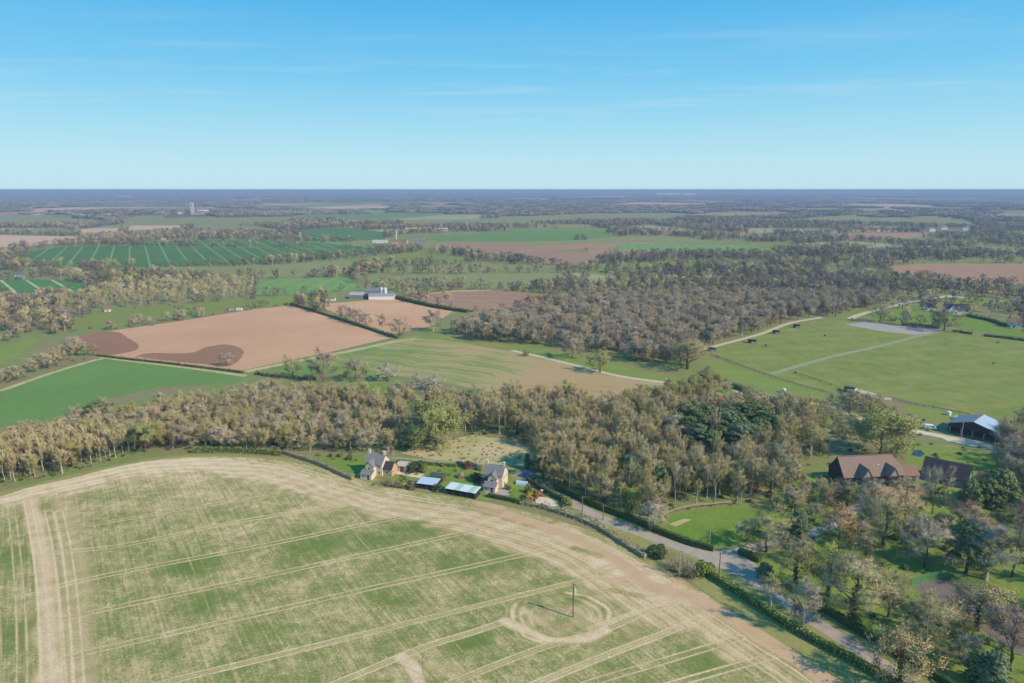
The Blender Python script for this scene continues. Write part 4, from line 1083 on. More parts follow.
KIND = {'slender': ('slender_tree', 'tree'), 'wood': ('woodland_tree', 'tree'), 'broad': ('bare_tree', 'tree'), 'bush_broad': ('bare_tree', 'tree'), 'purple': ('bare_tree', 'tree'), 'buddingy': ('budding_tree', 'tree'),
        'buddingg': ('budding_tree', 'tree'), 'yew': ('evergreen_tree', 'evergreen'), 'pine': ('evergreen_tree', 'evergreen'), 'ivied': ('ivied_tree', 'tree'), 'scrub': ('scrub_bush', 'bush'), 'greenscrub': ('scrub_bush', 'bush'), 'cypress': ('cypress_tree', 'cypress'),
        'silverbroad': ('bare_tree', 'tree'), 'silver': ('bare_tree', 'tree'), 'reddish': ('bare_tree', 'tree')}
LOOK = {'slender': 'slender pale-trunked bare tree', 'wood': 'upright bare woodland tree', 'broad': 'broad bare tree', 'bush_broad': 'round bare tree', 'purple': 'grey-brown bare tree', 'buddingy': 'yellowish budding tree', 'buddingg': 'greenish budding tree',
        'yew': 'dark evergreen tree', 'pine': 'dark evergreen tree', 'ivied': 'dark ivied tree', 'scrub': 'brown twiggy bush', 'greenscrub': 'greenish bush', 'cypress': 'narrow dark cypress', 'silverbroad': 'pale grey bare tree', 'silver': 'slim silvery bare tree', 'reddish': 'reddish bare tree'}
def wood(px, spacing, seed, mixk, hr, where, margin=1.5, gap=3.0):
    x, y = scatter(W(px), spacing, seed, margin=margin); k = clear_of_singles(x, y, gap)
    for ex, ey in ever_xy: k &= ~((np.abs(x - ex * y / ey) < 4.6) & (y - ey > -17) & (y - ey < 3))
    x, y = x[k], y[k]
    rg = random.Random(seed); keys = [a for a, b in mixk for _ in range(b)]
    for a, b in zip(x, y):
        key = rg.choice(keys); nm, cat = KIND[key]; H = rg.uniform(*hr)
        if key in ('scrub', 'greenscrub'): H = rg.uniform(1.6, 3.0)
        lb = LOOK[key] + ' ' + where
        cand(float(a), float(b), nm, key, H, lb, cat, LOOK[key] + 's ' + where)
wood([(-60, 500), (0, 487), (70, 473), (128, 455), (150, 449), (140, 441), (100, 443), (50, 447), (0, 452), (-60, 456)], 3.7, 1, [('slender', 10), ('wood', 2), ('buddingy', 1), ('scrub', 2)], (8, 11.5), 'in the wood left of the large stubble field')
wood([(112, 449), (190, 448.5), (260, 450), (340, 453), (395, 453), (425, 444), (455, 430), (480, 414), (455, 405), (430, 403), (380, 399), (330, 397), (290, 395), (240, 398), (190, 405), (150, 414), (118, 428)], 4.4, 2, [('wood', 6), ('slender', 4), ('broad', 3), ('buddingy', 2), ('bush_broad', 3), ('buddingg', 1), ('ivied', 1), ('scrub', 3)], (5.5, 10), 'in the central wood behind the cottages')
wood([(460, 432), (480, 412), (520, 407), (600, 415), (650, 416), (690, 414), (740, 412), (790, 414), (805, 425), (800, 470), (790, 505), (735, 502), (680, 507), (655, 514), (648, 521), (612, 511), (584, 501), (552, 485), (531, 472), (536, 452), (515, 438)], 4.7, 3, [('slender', 8), ('wood', 6), ('broad', 2), ('buddingy', 3), ('ivied', 2), ('scrub', 2)], (8, 15), 'in the wood between the cottages and the paddocks', gap=3.5)
wood([(600, 400), (640, 396), (690, 388), (705, 380), (722, 384), (712, 394), (660, 405), (610, 412)], 4.2, 4, [('buddingy', 6), ('buddingg', 2), ('scrub', 1)], (5.5, 8), 'in the olive-green belt below the farm track')
wood([(440, 337), (470, 326), (520, 318), (560, 305), (600, 296), (680, 288), (740, 284), (800, 280), (860, 285), (905, 293), (885, 306), (850, 313), (820, 317), (790, 322), (762, 332), (725, 342), (700, 348), (690, 366), (640, 362), (590, 352), (520, 344)], 9.0, 5, [('purple', 14), ('bush_broad', 2), ('buddingy', 1), ('wood', 1), ('silverbroad', 1)], (9, 14), 'in the big wood left of the horse paddocks', margin=3)
wood([(-60, 400), (-10, 384), (30, 368), (60, 352), (70, 343), (100, 356), (88, 359), (50, 371), (0, 388)], 7, 6, [('bush_broad', 3), ('broad', 3), ('purple', 2), ('scrub', 3), ('buddingg', 1)], (6, 9), 'in the belt above the bright green crop', margin=2)
wood([(0, 438), (30, 430), (90, 416), (112, 402), (122, 412), (115, 428), (95, 436), (40, 444), (0, 450)], 5.5, 16, [('bush_broad', 4), ('broad', 2), ('scrub', 3), ('buddingg', 1)], (4.5, 7.5), 'along the near edge of the bright green crop', margin=1.5)
wood([(-40, 350), (-40, 305), (0, 299), (72, 298), (104, 306), (80, 318), (66, 330), (60, 338), (34, 334), (0, 345)], 12, 7, [('buddingy', 2), ('purple', 5), ('broad', 3), ('wood', 2)], (6, 10), 'at the left edge below the small green crop', margin=3)
wood([(104, 292), (160, 282), (256, 281), (300, 280), (330, 290), (256, 297), (180, 304), (110, 309), (82, 304)], 11, 8, [('wood', 6), ('slender', 3), ('purple', 2), ('buddingy', 2)], (7.5, 11), 'in the tall belt above the large tan field', margin=3)
wood([(130, 325), (180, 318.5), (256, 307.5), (256, 309), (180, 321), (120, 331), (84, 335)], 9, 9, [('bush_broad', 3), ('scrub', 4), ('purple', 1)], (5, 9), 'in the hedge along the far side of the large tan field', margin=0)
wood([(780, 415), (810, 408), (850, 400), (880, 405), (905, 425), (900, 440), (870, 440), (840, 450), (805, 470), (796, 440)], 6.5, 10, [('broad', 3), ('wood', 3), ('buddingy', 2), ('bush_broad', 2), ('scrub', 2)], (4, 6.8), 'in the trees between the long barn and the paddock fence')
wood([(995, 440), (1040, 424), (1100, 430), (1100, 520), (1040, 520), (1012, 500), (1000, 470)], 7, 11, [('bush_broad', 4), ('broad', 3), ('reddish', 1), ('silverbroad', 1)], (9, 13), 'at the right edge beyond the slate barn', margin=0)
wood([(780, 520), (800, 490), (835, 494), (862, 497), (862, 505), (845, 520), (800, 538)], 5.5, 12, [('broad', 3), ('bush_broad', 3), ('scrub', 3), ('buddingy', 1), ('wood', 2)], (6, 9), 'in the tangle below the left end of the long barn', gap=3)
wood([(840, 505), (880, 510), (935, 520), (980, 510), (1040, 515), (1040, 560), (1000, 566), (950, 556), (905, 552), (850, 540)], 9.5, 13, [('broad', 2), ('bush_broad', 4), ('reddish', 1), ('silverbroad', 1), ('buddingy', 1), ('scrub', 4)], (5, 9.5), 'among the garden trees in front of the two barns', gap=5)
wood([(785, 560), (820, 552), (900, 556), (905, 600), (960, 640), (1000, 648), (1060, 650), (1120, 720), (1000, 722), (940, 676), (880, 640), (820, 604)], 11, 14, [('broad', 2), ('bush_broad', 2), ('buddingy', 1), ('scrub', 5), ('silverbroad', 1), ('greenscrub', 2)], (5, 9), 'among the park trees between the lane and the tennis court', gap=6)
wood([(1030, 580), (1100, 560), (1160, 640), (1120, 690), (1060, 640)], 9, 17, [('broad', 2), ('reddish', 2), ('silverbroad', 1), ('scrub', 1)], (9, 13), 'outside the right edge beyond the tennis court', gap=6)
wood([(900, 302), (960, 298), (1030, 306), (1100, 318), (1100, 325), (1030, 317), (985, 308.5), (960, 305), (920, 304.5), (900, 304.5)], 9, 15, [('purple', 3), ('bush_broad', 4), ('yew', 1), ('scrub', 3)], (3, 5.5), 'around the white houses beyond the paddocks', margin=2)
wood([(700, 372), (730, 380), (748, 390), (735, 396), (716, 392), (700, 384)], 6, 18, [('bush_broad', 3), ('scrub', 4)], (4, 7), 'at the left corner of the horse paddocks', margin=1)
for u in (100, 104.5, 110, 127, 135.5, 143, 148, 153.5, 160):
    x, y = G(u, 278.5); cand(x, y, 'cypress_tree', 'cypress', rt.uniform(11, 15), 'dark narrow conifer of the far row below the tramlined green field', 'conifer', 'dark conifers below the tramlined green field')

# the individuals that show largest, up to 300 of a kind; the rest become woodland
def px_size(t): return t[4] * FPX / proj(t[0], t[1], hz(t[0], t[1]))[2]
groups_n = {}
for s_ in SINGLE: groups_n[s_[5]] = groups_n.get(s_[5], 0) + 1
trees.sort(key=lambda t: -px_size(t))
rest = Instances(); n_ind = dict(groups_n)
LIM = 297
for t in trees:
    x, y, nm, key, H, lb, cat, grp = t
    pr = T_[key][rt.randrange(len(T_[key]))]
    u, v, d = proj(x, y, 0)
    vis = -25 < u < 1050 and v < 720
    if vis and n_ind.get(nm, 0) < LIM:
        n_ind[nm] = n_ind.get(nm, 0) + 1
        tree_obj(x, y, nm, pr, H / pr.H, lb, cat, grp, wide=rt.uniform(.88, 1.15))
    else:
        me = pr.join() if d < 700 else T_['lowtree' if key in ('purple', 'bush_broad', 'broad') else 'lowwood'][rt.randrange(2)].join()
        h0 = pr.H if d < 700 else 11.5
        w_ = rt.uniform(.88, 1.15)
        rest.add(x, y, hz(x, y), rt.uniform(0, 6.28), (H / h0 * w_, H / h0 * w_, H / h0), me)
print('individuals', n_ind, 'woodland', len(rest.p))
rest.build('woodland', 'grey-brown leafless woodland filling the woods behind the nearest trees')

# undergrowth in the near woods and along the banks
ug = Instances()
for px, spc in (([(-60, 500), (70, 473), (150, 449), (140, 425), (50, 440), (-60, 450)], 3.2), ([(112, 449), (395, 453), (480, 414), (430, 403), (290, 395), (150, 410)], 4.0),
                ([(460, 432), (480, 412), (600, 415), (740, 404), (805, 425), (790, 505), (655, 516), (610, 513), (532, 474)], 3.8), ([(785, 535), (800, 475), (1040, 490), (1040, 560), (850, 545)], 4.2),
                ([(780, 600), (800, 555), (905, 556), (1040, 640), (1080, 700), (980, 720), (880, 640)], 5.5), ([(780, 415), (905, 410), (1010, 440), (1000, 470), (905, 455), (805, 470)], 9)):
    x, y = scatter(W(px), spc, int(spc * 100), margin=1.2)
    for a, b in zip(x, y):
        if proj(a, b, 0)[0] < -60: continue
        key = rt.choice(['scrub', 'scrub', 'scrub', 'greenscrub', 'greenscrub', 'roundbush']); pr = T_[key][rt.randrange(len(T_[key]))]
        s = rt.uniform(.4, .85) * (.6 if key == 'roundbush' else 1)
        ug.add(float(a), float(b), hz(a, b), rt.uniform(0, 6.28), (s * 1.2, s * 1.2, s * .8), pr.join())
rgp = [q[2] for q in fields if q[0] == 'rough_ground'][0]; a_ = np.array(rgp); lo_, hi_ = a_.min(0), a_.max(0)
for _ in range(170):
    x, y = rt.uniform(lo_[0], hi_[0]), rt.uniform(lo_[1], hi_[1])
    if inside(np.array([x]), np.array([y]), rgp)[0]:
        pr = T_['greenscrub' if rt.random() < .8 else 'scrub'][0]; s = rt.uniform(.15, .35); ug.add(x, y, 0, rt.uniform(0, 6.28), (s * 1.6, s * 1.6, s), pr.join())
ug.build('undergrowth', 'low brambly undergrowth between the trees of the woods and park')

# ------------------------------------------------------------------ the country beyond: hedgerow trees and far woods
fw = Instances(); rs = np.random.RandomState(8)
def noise2(x, y, s):
    return (np.sin(x / s + 1.7) * np.cos(y / s * .9 + .3) + .7 * np.sin((x * .8 + y * 1.1) / s * 1.9 + 2.2) + .5 * np.sin((x * 1.3 - y * .7) / s * 3.3 + .9)) / 2.2
near_woods = [W(p) for p in ([(-60, 400), (-10, 384), (70, 343), (104, 306), (160, 282), (256, 279), (256, 309), (130, 325), (66, 340), (0, 345)], [(440, 337), (560, 305), (680, 286), (800, 278), (905, 292), (850, 316), (690, 369), (520, 346)])]
def far_fill(r0, r1, n, fn):
    r = np.sqrt(rs.uniform(r0 ** 2, r1 ** 2, n)); a = rs.uniform(R(-42), R(42), n)
    x, y = r * np.sin(a), r * np.cos(a)
    k = free(x, y); x, y = x[k], y[k]
    fn(x, y)
def mid_trees(x, y):
    d = noise2(x, y, 95) + .45 * noise2(x, y, 31) + rs.uniform(-.4, .4, x.shape)
    u, v, _ = proj(x, y, height(x, y))
    thr = np.where(v > 262, -.05, np.where(v > 236, -.35, -.6))
    k = d > thr
    for p in near_woods: k &= ~inside(x, y, p)
    for a, b in zip(x[k], y[k]):
        g = rt.random(); me = (T_['lowtree'][rt.randrange(3)] if g < .62 else T_['lowwood'][rt.randrange(2)] if g < .84 else T_['lowbud'][0] if g < .93 else T_['lowgreen'][0]).join()
        s = rt.uniform(.7, 1.25); fw.add(a, b, hz(a, b), rt.uniform(0, 6.28), (s * rt.uniform(.9, 1.2), s * rt.uniform(.9, 1.2), s), me)
far_fill(640, 1500, 14000, mid_trees)
far_fill(1500, 3300, 42000, mid_trees)
# trees and bushes along the field edges, and a loose net of hedgerows over the open country
hr = []
for nm, mk, pts in fields:
    if mk in ('road', 'track', 'greytrack', 'paving', 'yard', 'water', 'court', 'near', 'damp', 'lawn', 'park', 'sandy'): continue
    c = np.array(pts).mean(0); dist = np.hypot(*c)
    if dist < 640 or dist > 3400: continue
    for i in range(len(pts)):
        a, b = np.array(pts[i - 1]), np.array(pts[i]); L = np.linalg.norm(b - a)
        dens = rt.choice([.1, .35, .8, 1.0]); t = 0
        while t < L:
            t += rt.uniform(4, 9) / dens
            p = a + (b - a) * min(t / L, 1) + rs.uniform(-2, 2, 2); hr.append((p[0], p[1], .42, 1.0))
rl = random.Random(31)
for k in range(330):
    r = 950 * math.exp(rl.random() * 1.55); a = R(rl.uniform(-40, 42)); x, y = r * math.sin(a), r * math.cos(a)
    th = rl.choice([.12, .12, 1.45, .5]) + rl.gauss(0, .18); L = rl.uniform(120, 420); n = int(L / rl.uniform(6, 12)); bend = rl.uniform(-.12, .12)
    for q in range(n):
        t = (q / n - .5) * L
        hr.append((x + math.cos(th + bend * q / n) * t + rl.gauss(0, 1.5), y + math.sin(th + bend * q / n) * t + rl.gauss(0, 1.5), .5, 1.1))
hx, hy = np.array([q[0] for q in hr]), np.array([q[1] for q in hr]); hk = free(hx, hy)
for (px_, py_, pb, k_), ok in zip(hr, hk):
    if not ok: continue
    if rt.random() < pb: me, s = T_['scrub'][rt.randrange(3)].join(), rt.uniform(.9, 1.7)
    else: me, s = T_['lowtree'][rt.randrange(3)].join(), rt.uniform(.4, .95)
    fw.add(px_, py_, hz(px_, py_), rt.uniform(0, 6.28), (s * 1.2, s * 1.2, s), me)
def far_clumps(x, y):
    d = noise2(x, y, 420) + .6 * noise2(x, y, 120) + rs.uniform(-.5, .5, x.shape)
    for a, b in zip(x[d > -.62], y[d > -.62]):
        g = rt.random(); me = CLUMPS[4] if g < .07 else CLUMPS[rt.randrange(4)]
        s = rt.uniform(.8, 1.15); fw.add(a, b, hz(a, b) - 1, rt.uniform(0, 6.28), (s * rt.uniform(1, 1.5), s, s * rt.uniform(.8, 1.15)), me)
far_fill(3000, 6500, 12000, far_clumps)
far_fill(6500, 17000, 20000, far_clumps)
print('far trees', len(fw.p))
fw.build('distant_woods', 'hazy blue-grey woods and hedgerow trees reaching to the horizon')
# ------------------------------------------------------------------ building materials
def striped(name, c1, c2, freq, axis=0, rough=.5, c3=None):
    """ribbed or coursed sheet: fine lines along one local axis, with weathering"""
    t = NT(name, rough, .25)
    tc_ = t.new('ShaderNodeTexCoord').outputs['Object']
    x = t.sep(tc_)[axis]
    w = t.mapr(t.math('SINE', t.math('MULTIPLY', x, freq)), -1, 1)
    n = t.mapr(t.noise(.9, 5, .65, tc_), .3, .7)
    c = t.mix(t.math('MULTIPLY', w, .6), c1, c2); c = t.mix(t.math('MULTIPLY', n, .5), c, c3 or tuple(q * .7 for q in c1[:3]) + (1,))
    return t.out(c, w, .3, .05)
SLATE = striped('grey_slate', S(124, 120, 118), S(102, 99, 98), 22, 2, .7, S(144, 140, 134))
SLATED = striped('black_slate', S(62, 58, 58), S(48, 46, 48), 22, 2, .6, S(72, 66, 64))
TILE = striped('brown_clay_tile', S(134, 112, 98), S(114, 94, 82), 22, 2, .75, S(150, 128, 112))
TILER = striped('red_clay_tile', S(140, 108, 88), S(122, 92, 76), 22, 2, .75, S(128, 106, 90))
STONE = plain('cream_stone_wall', S(226, 212, 190), .9, .2, 2.2, .1, S(204, 186, 162))
BRICK = plain('orange_brick_wall', S(206, 172, 140), .9, .2, 3, .1, S(184, 146, 114))
BRICKR = plain('red_brick', S(158, 100, 80), .9, .2, 3, .1, S(130, 84, 70))
WHITE = plain('white_painted_wall', S(232, 230, 224), .8, .1, 1)
TIMB = striped('black_weatherboard', S(60, 56, 54), S(44, 42, 42), 30, 2, .8)
TIMG = striped('grey_weatherboard', S(150, 148, 144), S(124, 122, 120), 30, 2, .85)
TIMP = plain('pale_timber', S(186, 170, 142), .9, .25, 3)
TIMK = plain('brown_timber', S(112, 92, 74), .9, .3, 3)
STEEL = striped('sunlit_steel_sheet', S(176, 192, 206), S(156, 172, 188), 6, 0, .45, S(164, 178, 190))
STEELD = striped('grey_and_shaded_steel_sheet', S(120, 128, 138), S(104, 110, 120), 6, 0, .5)
BLUEG = striped('blue_grey_metal_roof', S(196, 208, 218), S(168, 182, 196), 8, 0, .45)
GREENR = striped('green_felt_roof', S(74, 92, 76), S(62, 78, 66), 10, 0, .8)
t = NT('white_and_green_sheet_roof', .5, .25)
tc_ = t.new('ShaderNodeTexCoord').outputs['Object']; x_ = t.sep(tc_)[0]
w_ = t.math('GREATER_THAN', t.math('SINE', t.math('MULTIPLY', x_, 1.15)), -.3); rb = t.mapr(t.math('SINE', t.math('MULTIPLY', x_, 16)), -1, 1, .85, 1)
c_ = t.mix(w_, S(176, 200, 178), S(216, 224, 216)); c_ = t.mix(1.0, c_, t.mix(t.mapr(t.noise(1.2, 4, .6, tc_), .3, .7), (1, 1, 1, 1), (.8, .84, .82, 1)), 'MULTIPLY')
SHEETG = t.out(c_)
GLASS = NT('window_glass', .08, .5).out((.02, .025, .03, 1))
DARK = plain('dark_interior', (.012, .012, .014, 1), .9, .1)
FRAMEW = plain('white_frame', S(228, 226, 220), .6, .08)
WOODP = plain('weathered_pole', S(128, 116, 102), .9, .3, 4)
WOODPP = plain('pale_pole', S(176, 168, 154), .9, .2, 4)
METAL = plain('galvanised_metal', S(206, 210, 212), .4, .1)
def paint(name, c): return plain(name, c, .35, .08, 1, .5)
PAINTB, PAINTDB, PAINTW, PAINTR, PAINTPK = paint('blue_paint', S(58, 92, 150)), paint('dark_blue_paint', S(56, 66, 96)), paint('white_paint', S(232, 232, 232)), paint('red_paint', S(176, 62, 50)), paint('pink_paint', S(206, 120, 140))
RUBBER = plain('black_rubber', (.02, .02, .02, 1), .8, .1)

def at_h(u, v, h):
    d = ray(u, v); t_ = (h - CAM_H) / d[2]; return Vector((d[0] * t_, d[1] * t_, 0))

def gable(mb, x0, x1, w, ze, zr, over=.3, th=.16, mi=0):
    """two roof slopes over a block whose ridge runs along x"""
    s = (zr - ze) / w; yo, zo = w + over, ze - over * s
    o = [(-yo, zo), (0, zr), (yo, zo), (yo, zo + th), (0, zr + th * 1.3), (-yo, zo + th)]
    mb.prism(o[:2] + [o[4], o[5]], x0, x1, 'x', mi); mb.prism([o[1], o[2], o[3], o[4]], x0, x1, 'x', mi)

def gable_y(mb, xc, w, y0, y1, ze, zr, over=.25, th=.14):
    s = (zr - ze) / w; xo, zo = w + over, ze - over * s
    o = [(xc - xo, zo), (xc, zr), (xc + xo, zo), (xc + xo, zo + th), (xc, zr + th * 1.3), (xc - xo, zo + th)]
    mb.prism([o[0], o[1], o[4], o[5]], y0, y1, 'y'); mb.prism([o[1], o[2], o[3], o[4]], y0, y1, 'y')

def opening(parent, face, a, off, z, w, h, kind='window', mats=None):
    """a window or door standing 3 cm proud of a wall; FACE is the wall's outward direction"""
    def bx(mb, a0, a1, d0, d1, z0, z1):
        if face == '-y': mb.box(a0, a1, off - d1, off - d0, z0, z1)
        elif face == '+y': mb.box(a0, a1, off + d0, off + d1, z0, z1)
        elif face == '+x': mb.box(off + d0, off + d1, a0, a1, z0, z1)
        else: mb.box(off - d1, off - d0, a0, a1, z0, z1)
    m = MB()
    if kind == 'window':
        f = .09
        bx(m, a - w / 2, a - w / 2 + f, -.02, .05, z, z + h); bx(m, a + w / 2 - f, a + w / 2, -.02, .05, z, z + h)
        bx(m, a - w / 2 + f, a + w / 2 - f, -.02, .05, z, z + f); bx(m, a - w / 2 + f, a + w / 2 - f, -.02, .05, z + h - f, z + h)
        bx(m, a - .03, a + .03, -.02, .045, z + f, z + h - f)
        o = m.obj('window', FRAMEW, parent)
        p = MB(); bx(p, a - w / 2 + f, a + w / 2 - f, -.02, .02, z + f, z + h - f); p.obj('pane', GLASS, o)
    else:
        bx(m, a - w / 2, a + w / 2, -.02, .04, z, z + h); o = m.obj('door', mats or TIMK, parent)
        if kind == 'door':
            k = MB(); bx(k, a + w * .32, a + w * .32 + .08, .04, .09, z + h * .45, z + h * .45 + .12); k.obj('handle', METAL, o)
    return o

def chimney(parent, x, y, z0, z1, w=.45, d=.7, mat=None):
    m = MB().box(x - w, x + w, y - d / 2, y + d / 2, z0, z1).box(x - w - .07, x + w + .07, y - d / 2 - .07, y + d / 2 + .07, z1, z1 + .16)
    for k in (-.5, .5): m.tube([(x + k * w, y, z1 + .16), (x + k * w, y, z1 + .55)], [.13, .11], 7)
    return m.obj('chimney', mat or STONE, parent)

def cottage(label, r0, r1, flip, wing_x, wall2=None):
    a, b = at_h(*r0, 7.7), at_h(*r1, 7.7); d = b - a; L = d.length; c = (a + b) / 2; ang = math.atan2(d.y, d.x)
    t = thing('stone_cottage', label, 'cottage', c, ang)
    h, W_, ze, zr = L / 2, 3.1, 4.9, 7.7
    MB().prism([(-W_, -.2), (W_, -.2), (W_, ze), (0, zr - .05), (-W_, ze)], -h, h, 'x').obj('wall', STONE, t)
    m = MB(); gable(m, -h - .2, h + .2, W_, ze, zr); rf = m.obj('roof', SLATE, t)
    for sx in (-1, 1): chimney(rf, sx * (h - .45), 0, zr - .7, zr + 1.35)
    # front gabled wing, with a lean-to before it
    fx, fw, fl = wing_x, 1.7, 2.2
    MB().prism([(fx - fw, -.2), (fx + fw, -.2), (fx + fw, 4.3), (fx, 6.3), (fx - fw, 4.3)], -W_ - fl, -W_ - .01, 'y').obj('front_wing', STONE, t)
    m = MB(); gable_y(m, fx, fw, -W_ - fl - .2, -.6, 4.3, 6.35); m.obj('wing_roof', SLATE, t)
    yl = -W_ - fl
    MB().prism([(yl - 2.6, -.2), (yl - .01, -.2), (yl - .01, 2.9), (yl - 2.6, 2.1)], fx - 2.6, fx + 2.2, 'x').obj('lean_to', STONE, t)
    MB().prism([(yl - 2.9, 2.05), (yl - .005, 3.1), (yl - .005, 3.24), (yl - 2.9, 2.19)], fx - 2.8, fx + 2.4, 'x').obj('lean_to_roof', SLATE, t)
    # low block at the side
    sx = 1 if flip else -1
    x0, x1 = (h + .02, h + 3.8) if flip else (-h - 3.0, -h - .02)
    if flip:
        MB().prism([(-2.4, -.2), (2.4, -.2), (2.4, 3.1), (0, 5.1), (-2.4, 3.1)], x0, x1, 'x').obj('side_wing', wall2 or STONE, t)
        m = MB(); gable(m, x0 + .02, x1 + .2, 2.4, 3.1, 5.15); m.obj('side_roof', SLATED, t)
        opening(t, '+x', -.8, x1, 1.0, 1.0, 1.1); opening(t, '-y', x0 + 1.7, -2.4, 1.0, 1.3, 1.0)
    else:
        MB().prism([(-5.6, -.2), (-3.12, -.2), (-3.12, 3.2), (-5.6, 2.2)], -h + .2, fx - 2.0, 'x').obj('side_wing', STONE, t)
        MB().prism([(-5.9, 2.15), (-3.11, 3.3), (-3.11, 3.45), (-5.9, 2.3)], -h, fx - 1.95, 'x').obj('side_roof', SLATED, t)
        opening(t, '+x', 1.2, h, 3.1, 1.0, 1.2); opening(t, '+x', -1.0, h, .9, 1.1, 1.2); opening(t, '+x', -1.2, h, 3.1, .9, 1.2)
    opening(t, '-y', fx, yl, 3.0, 1.1, 1.2)
    opening(t, '-y', fx - 1.3, yl - 2.6, .8, 1.0, .9); opening(t, '-y', fx + .9, yl - 2.6, 0, .9, 1.9, 'door')
    ox = fx + (3.0 if fx < 0 else -3.0)
    opening(t, '-y', ox, -W_, 3.0, 1.0, 1.2); opening(t, '-y', ox, -W_, .8, 1.1, 1.2)
    opening(t, '-x', 0, -h, 3.1, .9, 1.1); opening(t, '+y', 1, W_, 3.0, 1, 1.2); opening(t, '+y', -1.6, W_, .8, 1, 1.2); opening(t, '+y', .8, W_, 0, .95, 2.0, 'door')
    return t
cottage('left stone cottage with slate roof, two chimneys and an orange brick side wing', (368.6, 452.8), (385.3, 455.0), True, -.6, BRICK)
cottage('right stone cottage with slate roof, its tall pale gable end facing right', (486, 463.6), (505, 466.2), False, .6)

def rect_from(px, h):
    """centre, length, width and heading of the rectangle whose roof corners (back-left, back-right, front-right, front-left) are seen at PX"""
    p = [at_h(u, v, h) for u, v in px]
    d = ((p[1] - p[0]) + (p[2] - p[3])) / 2; w = ((p[0] - p[3]) + (p[1] - p[2])) / 2
    ang = math.atan2(d.y, d.x); n = Vector((-math.sin(ang), math.cos(ang), 0))
    return sum(p, Vector()) / 4, d.length, abs(w.dot(n)), ang

def open_shed(label, px, h, roofmat, wallmat, name='open_shed', front=True):
    c, L, W_, a = rect_from(px, h)
    t = thing(name, label, 'shed', c, a); hl, hw = L / 2 - .2, W_ / 2 - .2
    m = MB().box(-hl, hl, hw - .12, hw, -.1, h - .1).box(-hl, -hl + .12, -hw, hw - .125, -.1, h - .3).box(hl - .12, hl, -hw, hw - .125, -.1, h - .3)
    if front: m.box(-hl + .125, hl - .125, -hw + .3, -hw + .42, -.1, h * .55)
    m.obj('wall', wallmat, t)
    n = max(2, int(L / 3))
    for k in range(n + 1):
        x = -hl + .25 + (2 * hl - .5) * k / n
        MB().box(x - .08, x + .08, -hw + .02, -hw + .18, -.1, h - .32).obj('post', TIMK, t)
    MB().prism([(-W_ / 2, h - .3), (W_ / 2, h), (W_ / 2, h + .1), (-W_ / 2, h - .2)], -L / 2, L / 2, 'x').obj('roof', roofmat, t)
    return t
open_shed('low open shed with pale blue-grey metal roof between the two cottages', [(422.6, 476.4), (441.7, 479), (434.5, 484.6), (415.7, 482.6)], 2.5, BLUEG, TIMB)
open_shed('long open shed with white and green sheet roof beside the stubble field', [(451.7, 482), (481, 487), (475.5, 493), (444, 487.4)], 2.7, SHEETG, TIMB)

def gable_shed(name, label, cat, r0, r1, zr, ze, w, wallm, roofm, doors=True, wins=0, over=.25, low=False):
    a, b = at_h(*r0, zr), at_h(*r1, zr)
    if low: pass
    d = b - a; L = d.length; c = (a + b) / 2
    t = thing(name, label, cat, Vector((c.x, c.y, 0)), math.atan2(d.y, d.x)); h = L / 2
    MB().prism([(-w, -.2), (w, -.2), (w, ze), (0, zr - .04), (-w, ze)], -h, h, 'x').obj('wall', wallm, t)
    m = MB(); gable(m, -h - over, h + over, w, ze, zr, over); m.obj('roof', roofm, t)
    if doors: opening(t, '-y', 0, -w, 0, min(2.2, L * .35), min(2.1, ze * .9), 'door', TIMK)
    for k in range(wins): opening(t, '-y', -h + (k + .5) * L / wins, -w, ze * .4, .9, .9)
    return t, h
gable_shed('garden_shed', 'dark green-roofed garden shed behind the blue-grey shed', 'shed', (432, 472.4), (444, 473.6), 2.9, 2.1, 1.9, TIMK, GREENR)
gable_shed('garage', 'pale flat-looking garage just right of the left cottage', 'garage', (399, 461.6), (409, 462.6), 3.2, 2.5, 2.4, STONE, plain('pale_felt_roof', S(196, 180, 162), .9, .15))
gable_shed('tiled_outhouse', 'small brown-tiled outhouse below the left end of the long barn', 'outhouse', (836, 484), (850, 488.5), 4.0, 2.4, 2.2, TIMG, TILE)
gable_shed('tiled_outhouse', 'small red-brown roofed outhouse right of the slate barn gable', 'outhouse', (979, 470.5), (990, 473.5), 4.4, 2.8, 2.4, BRICK, TILER)

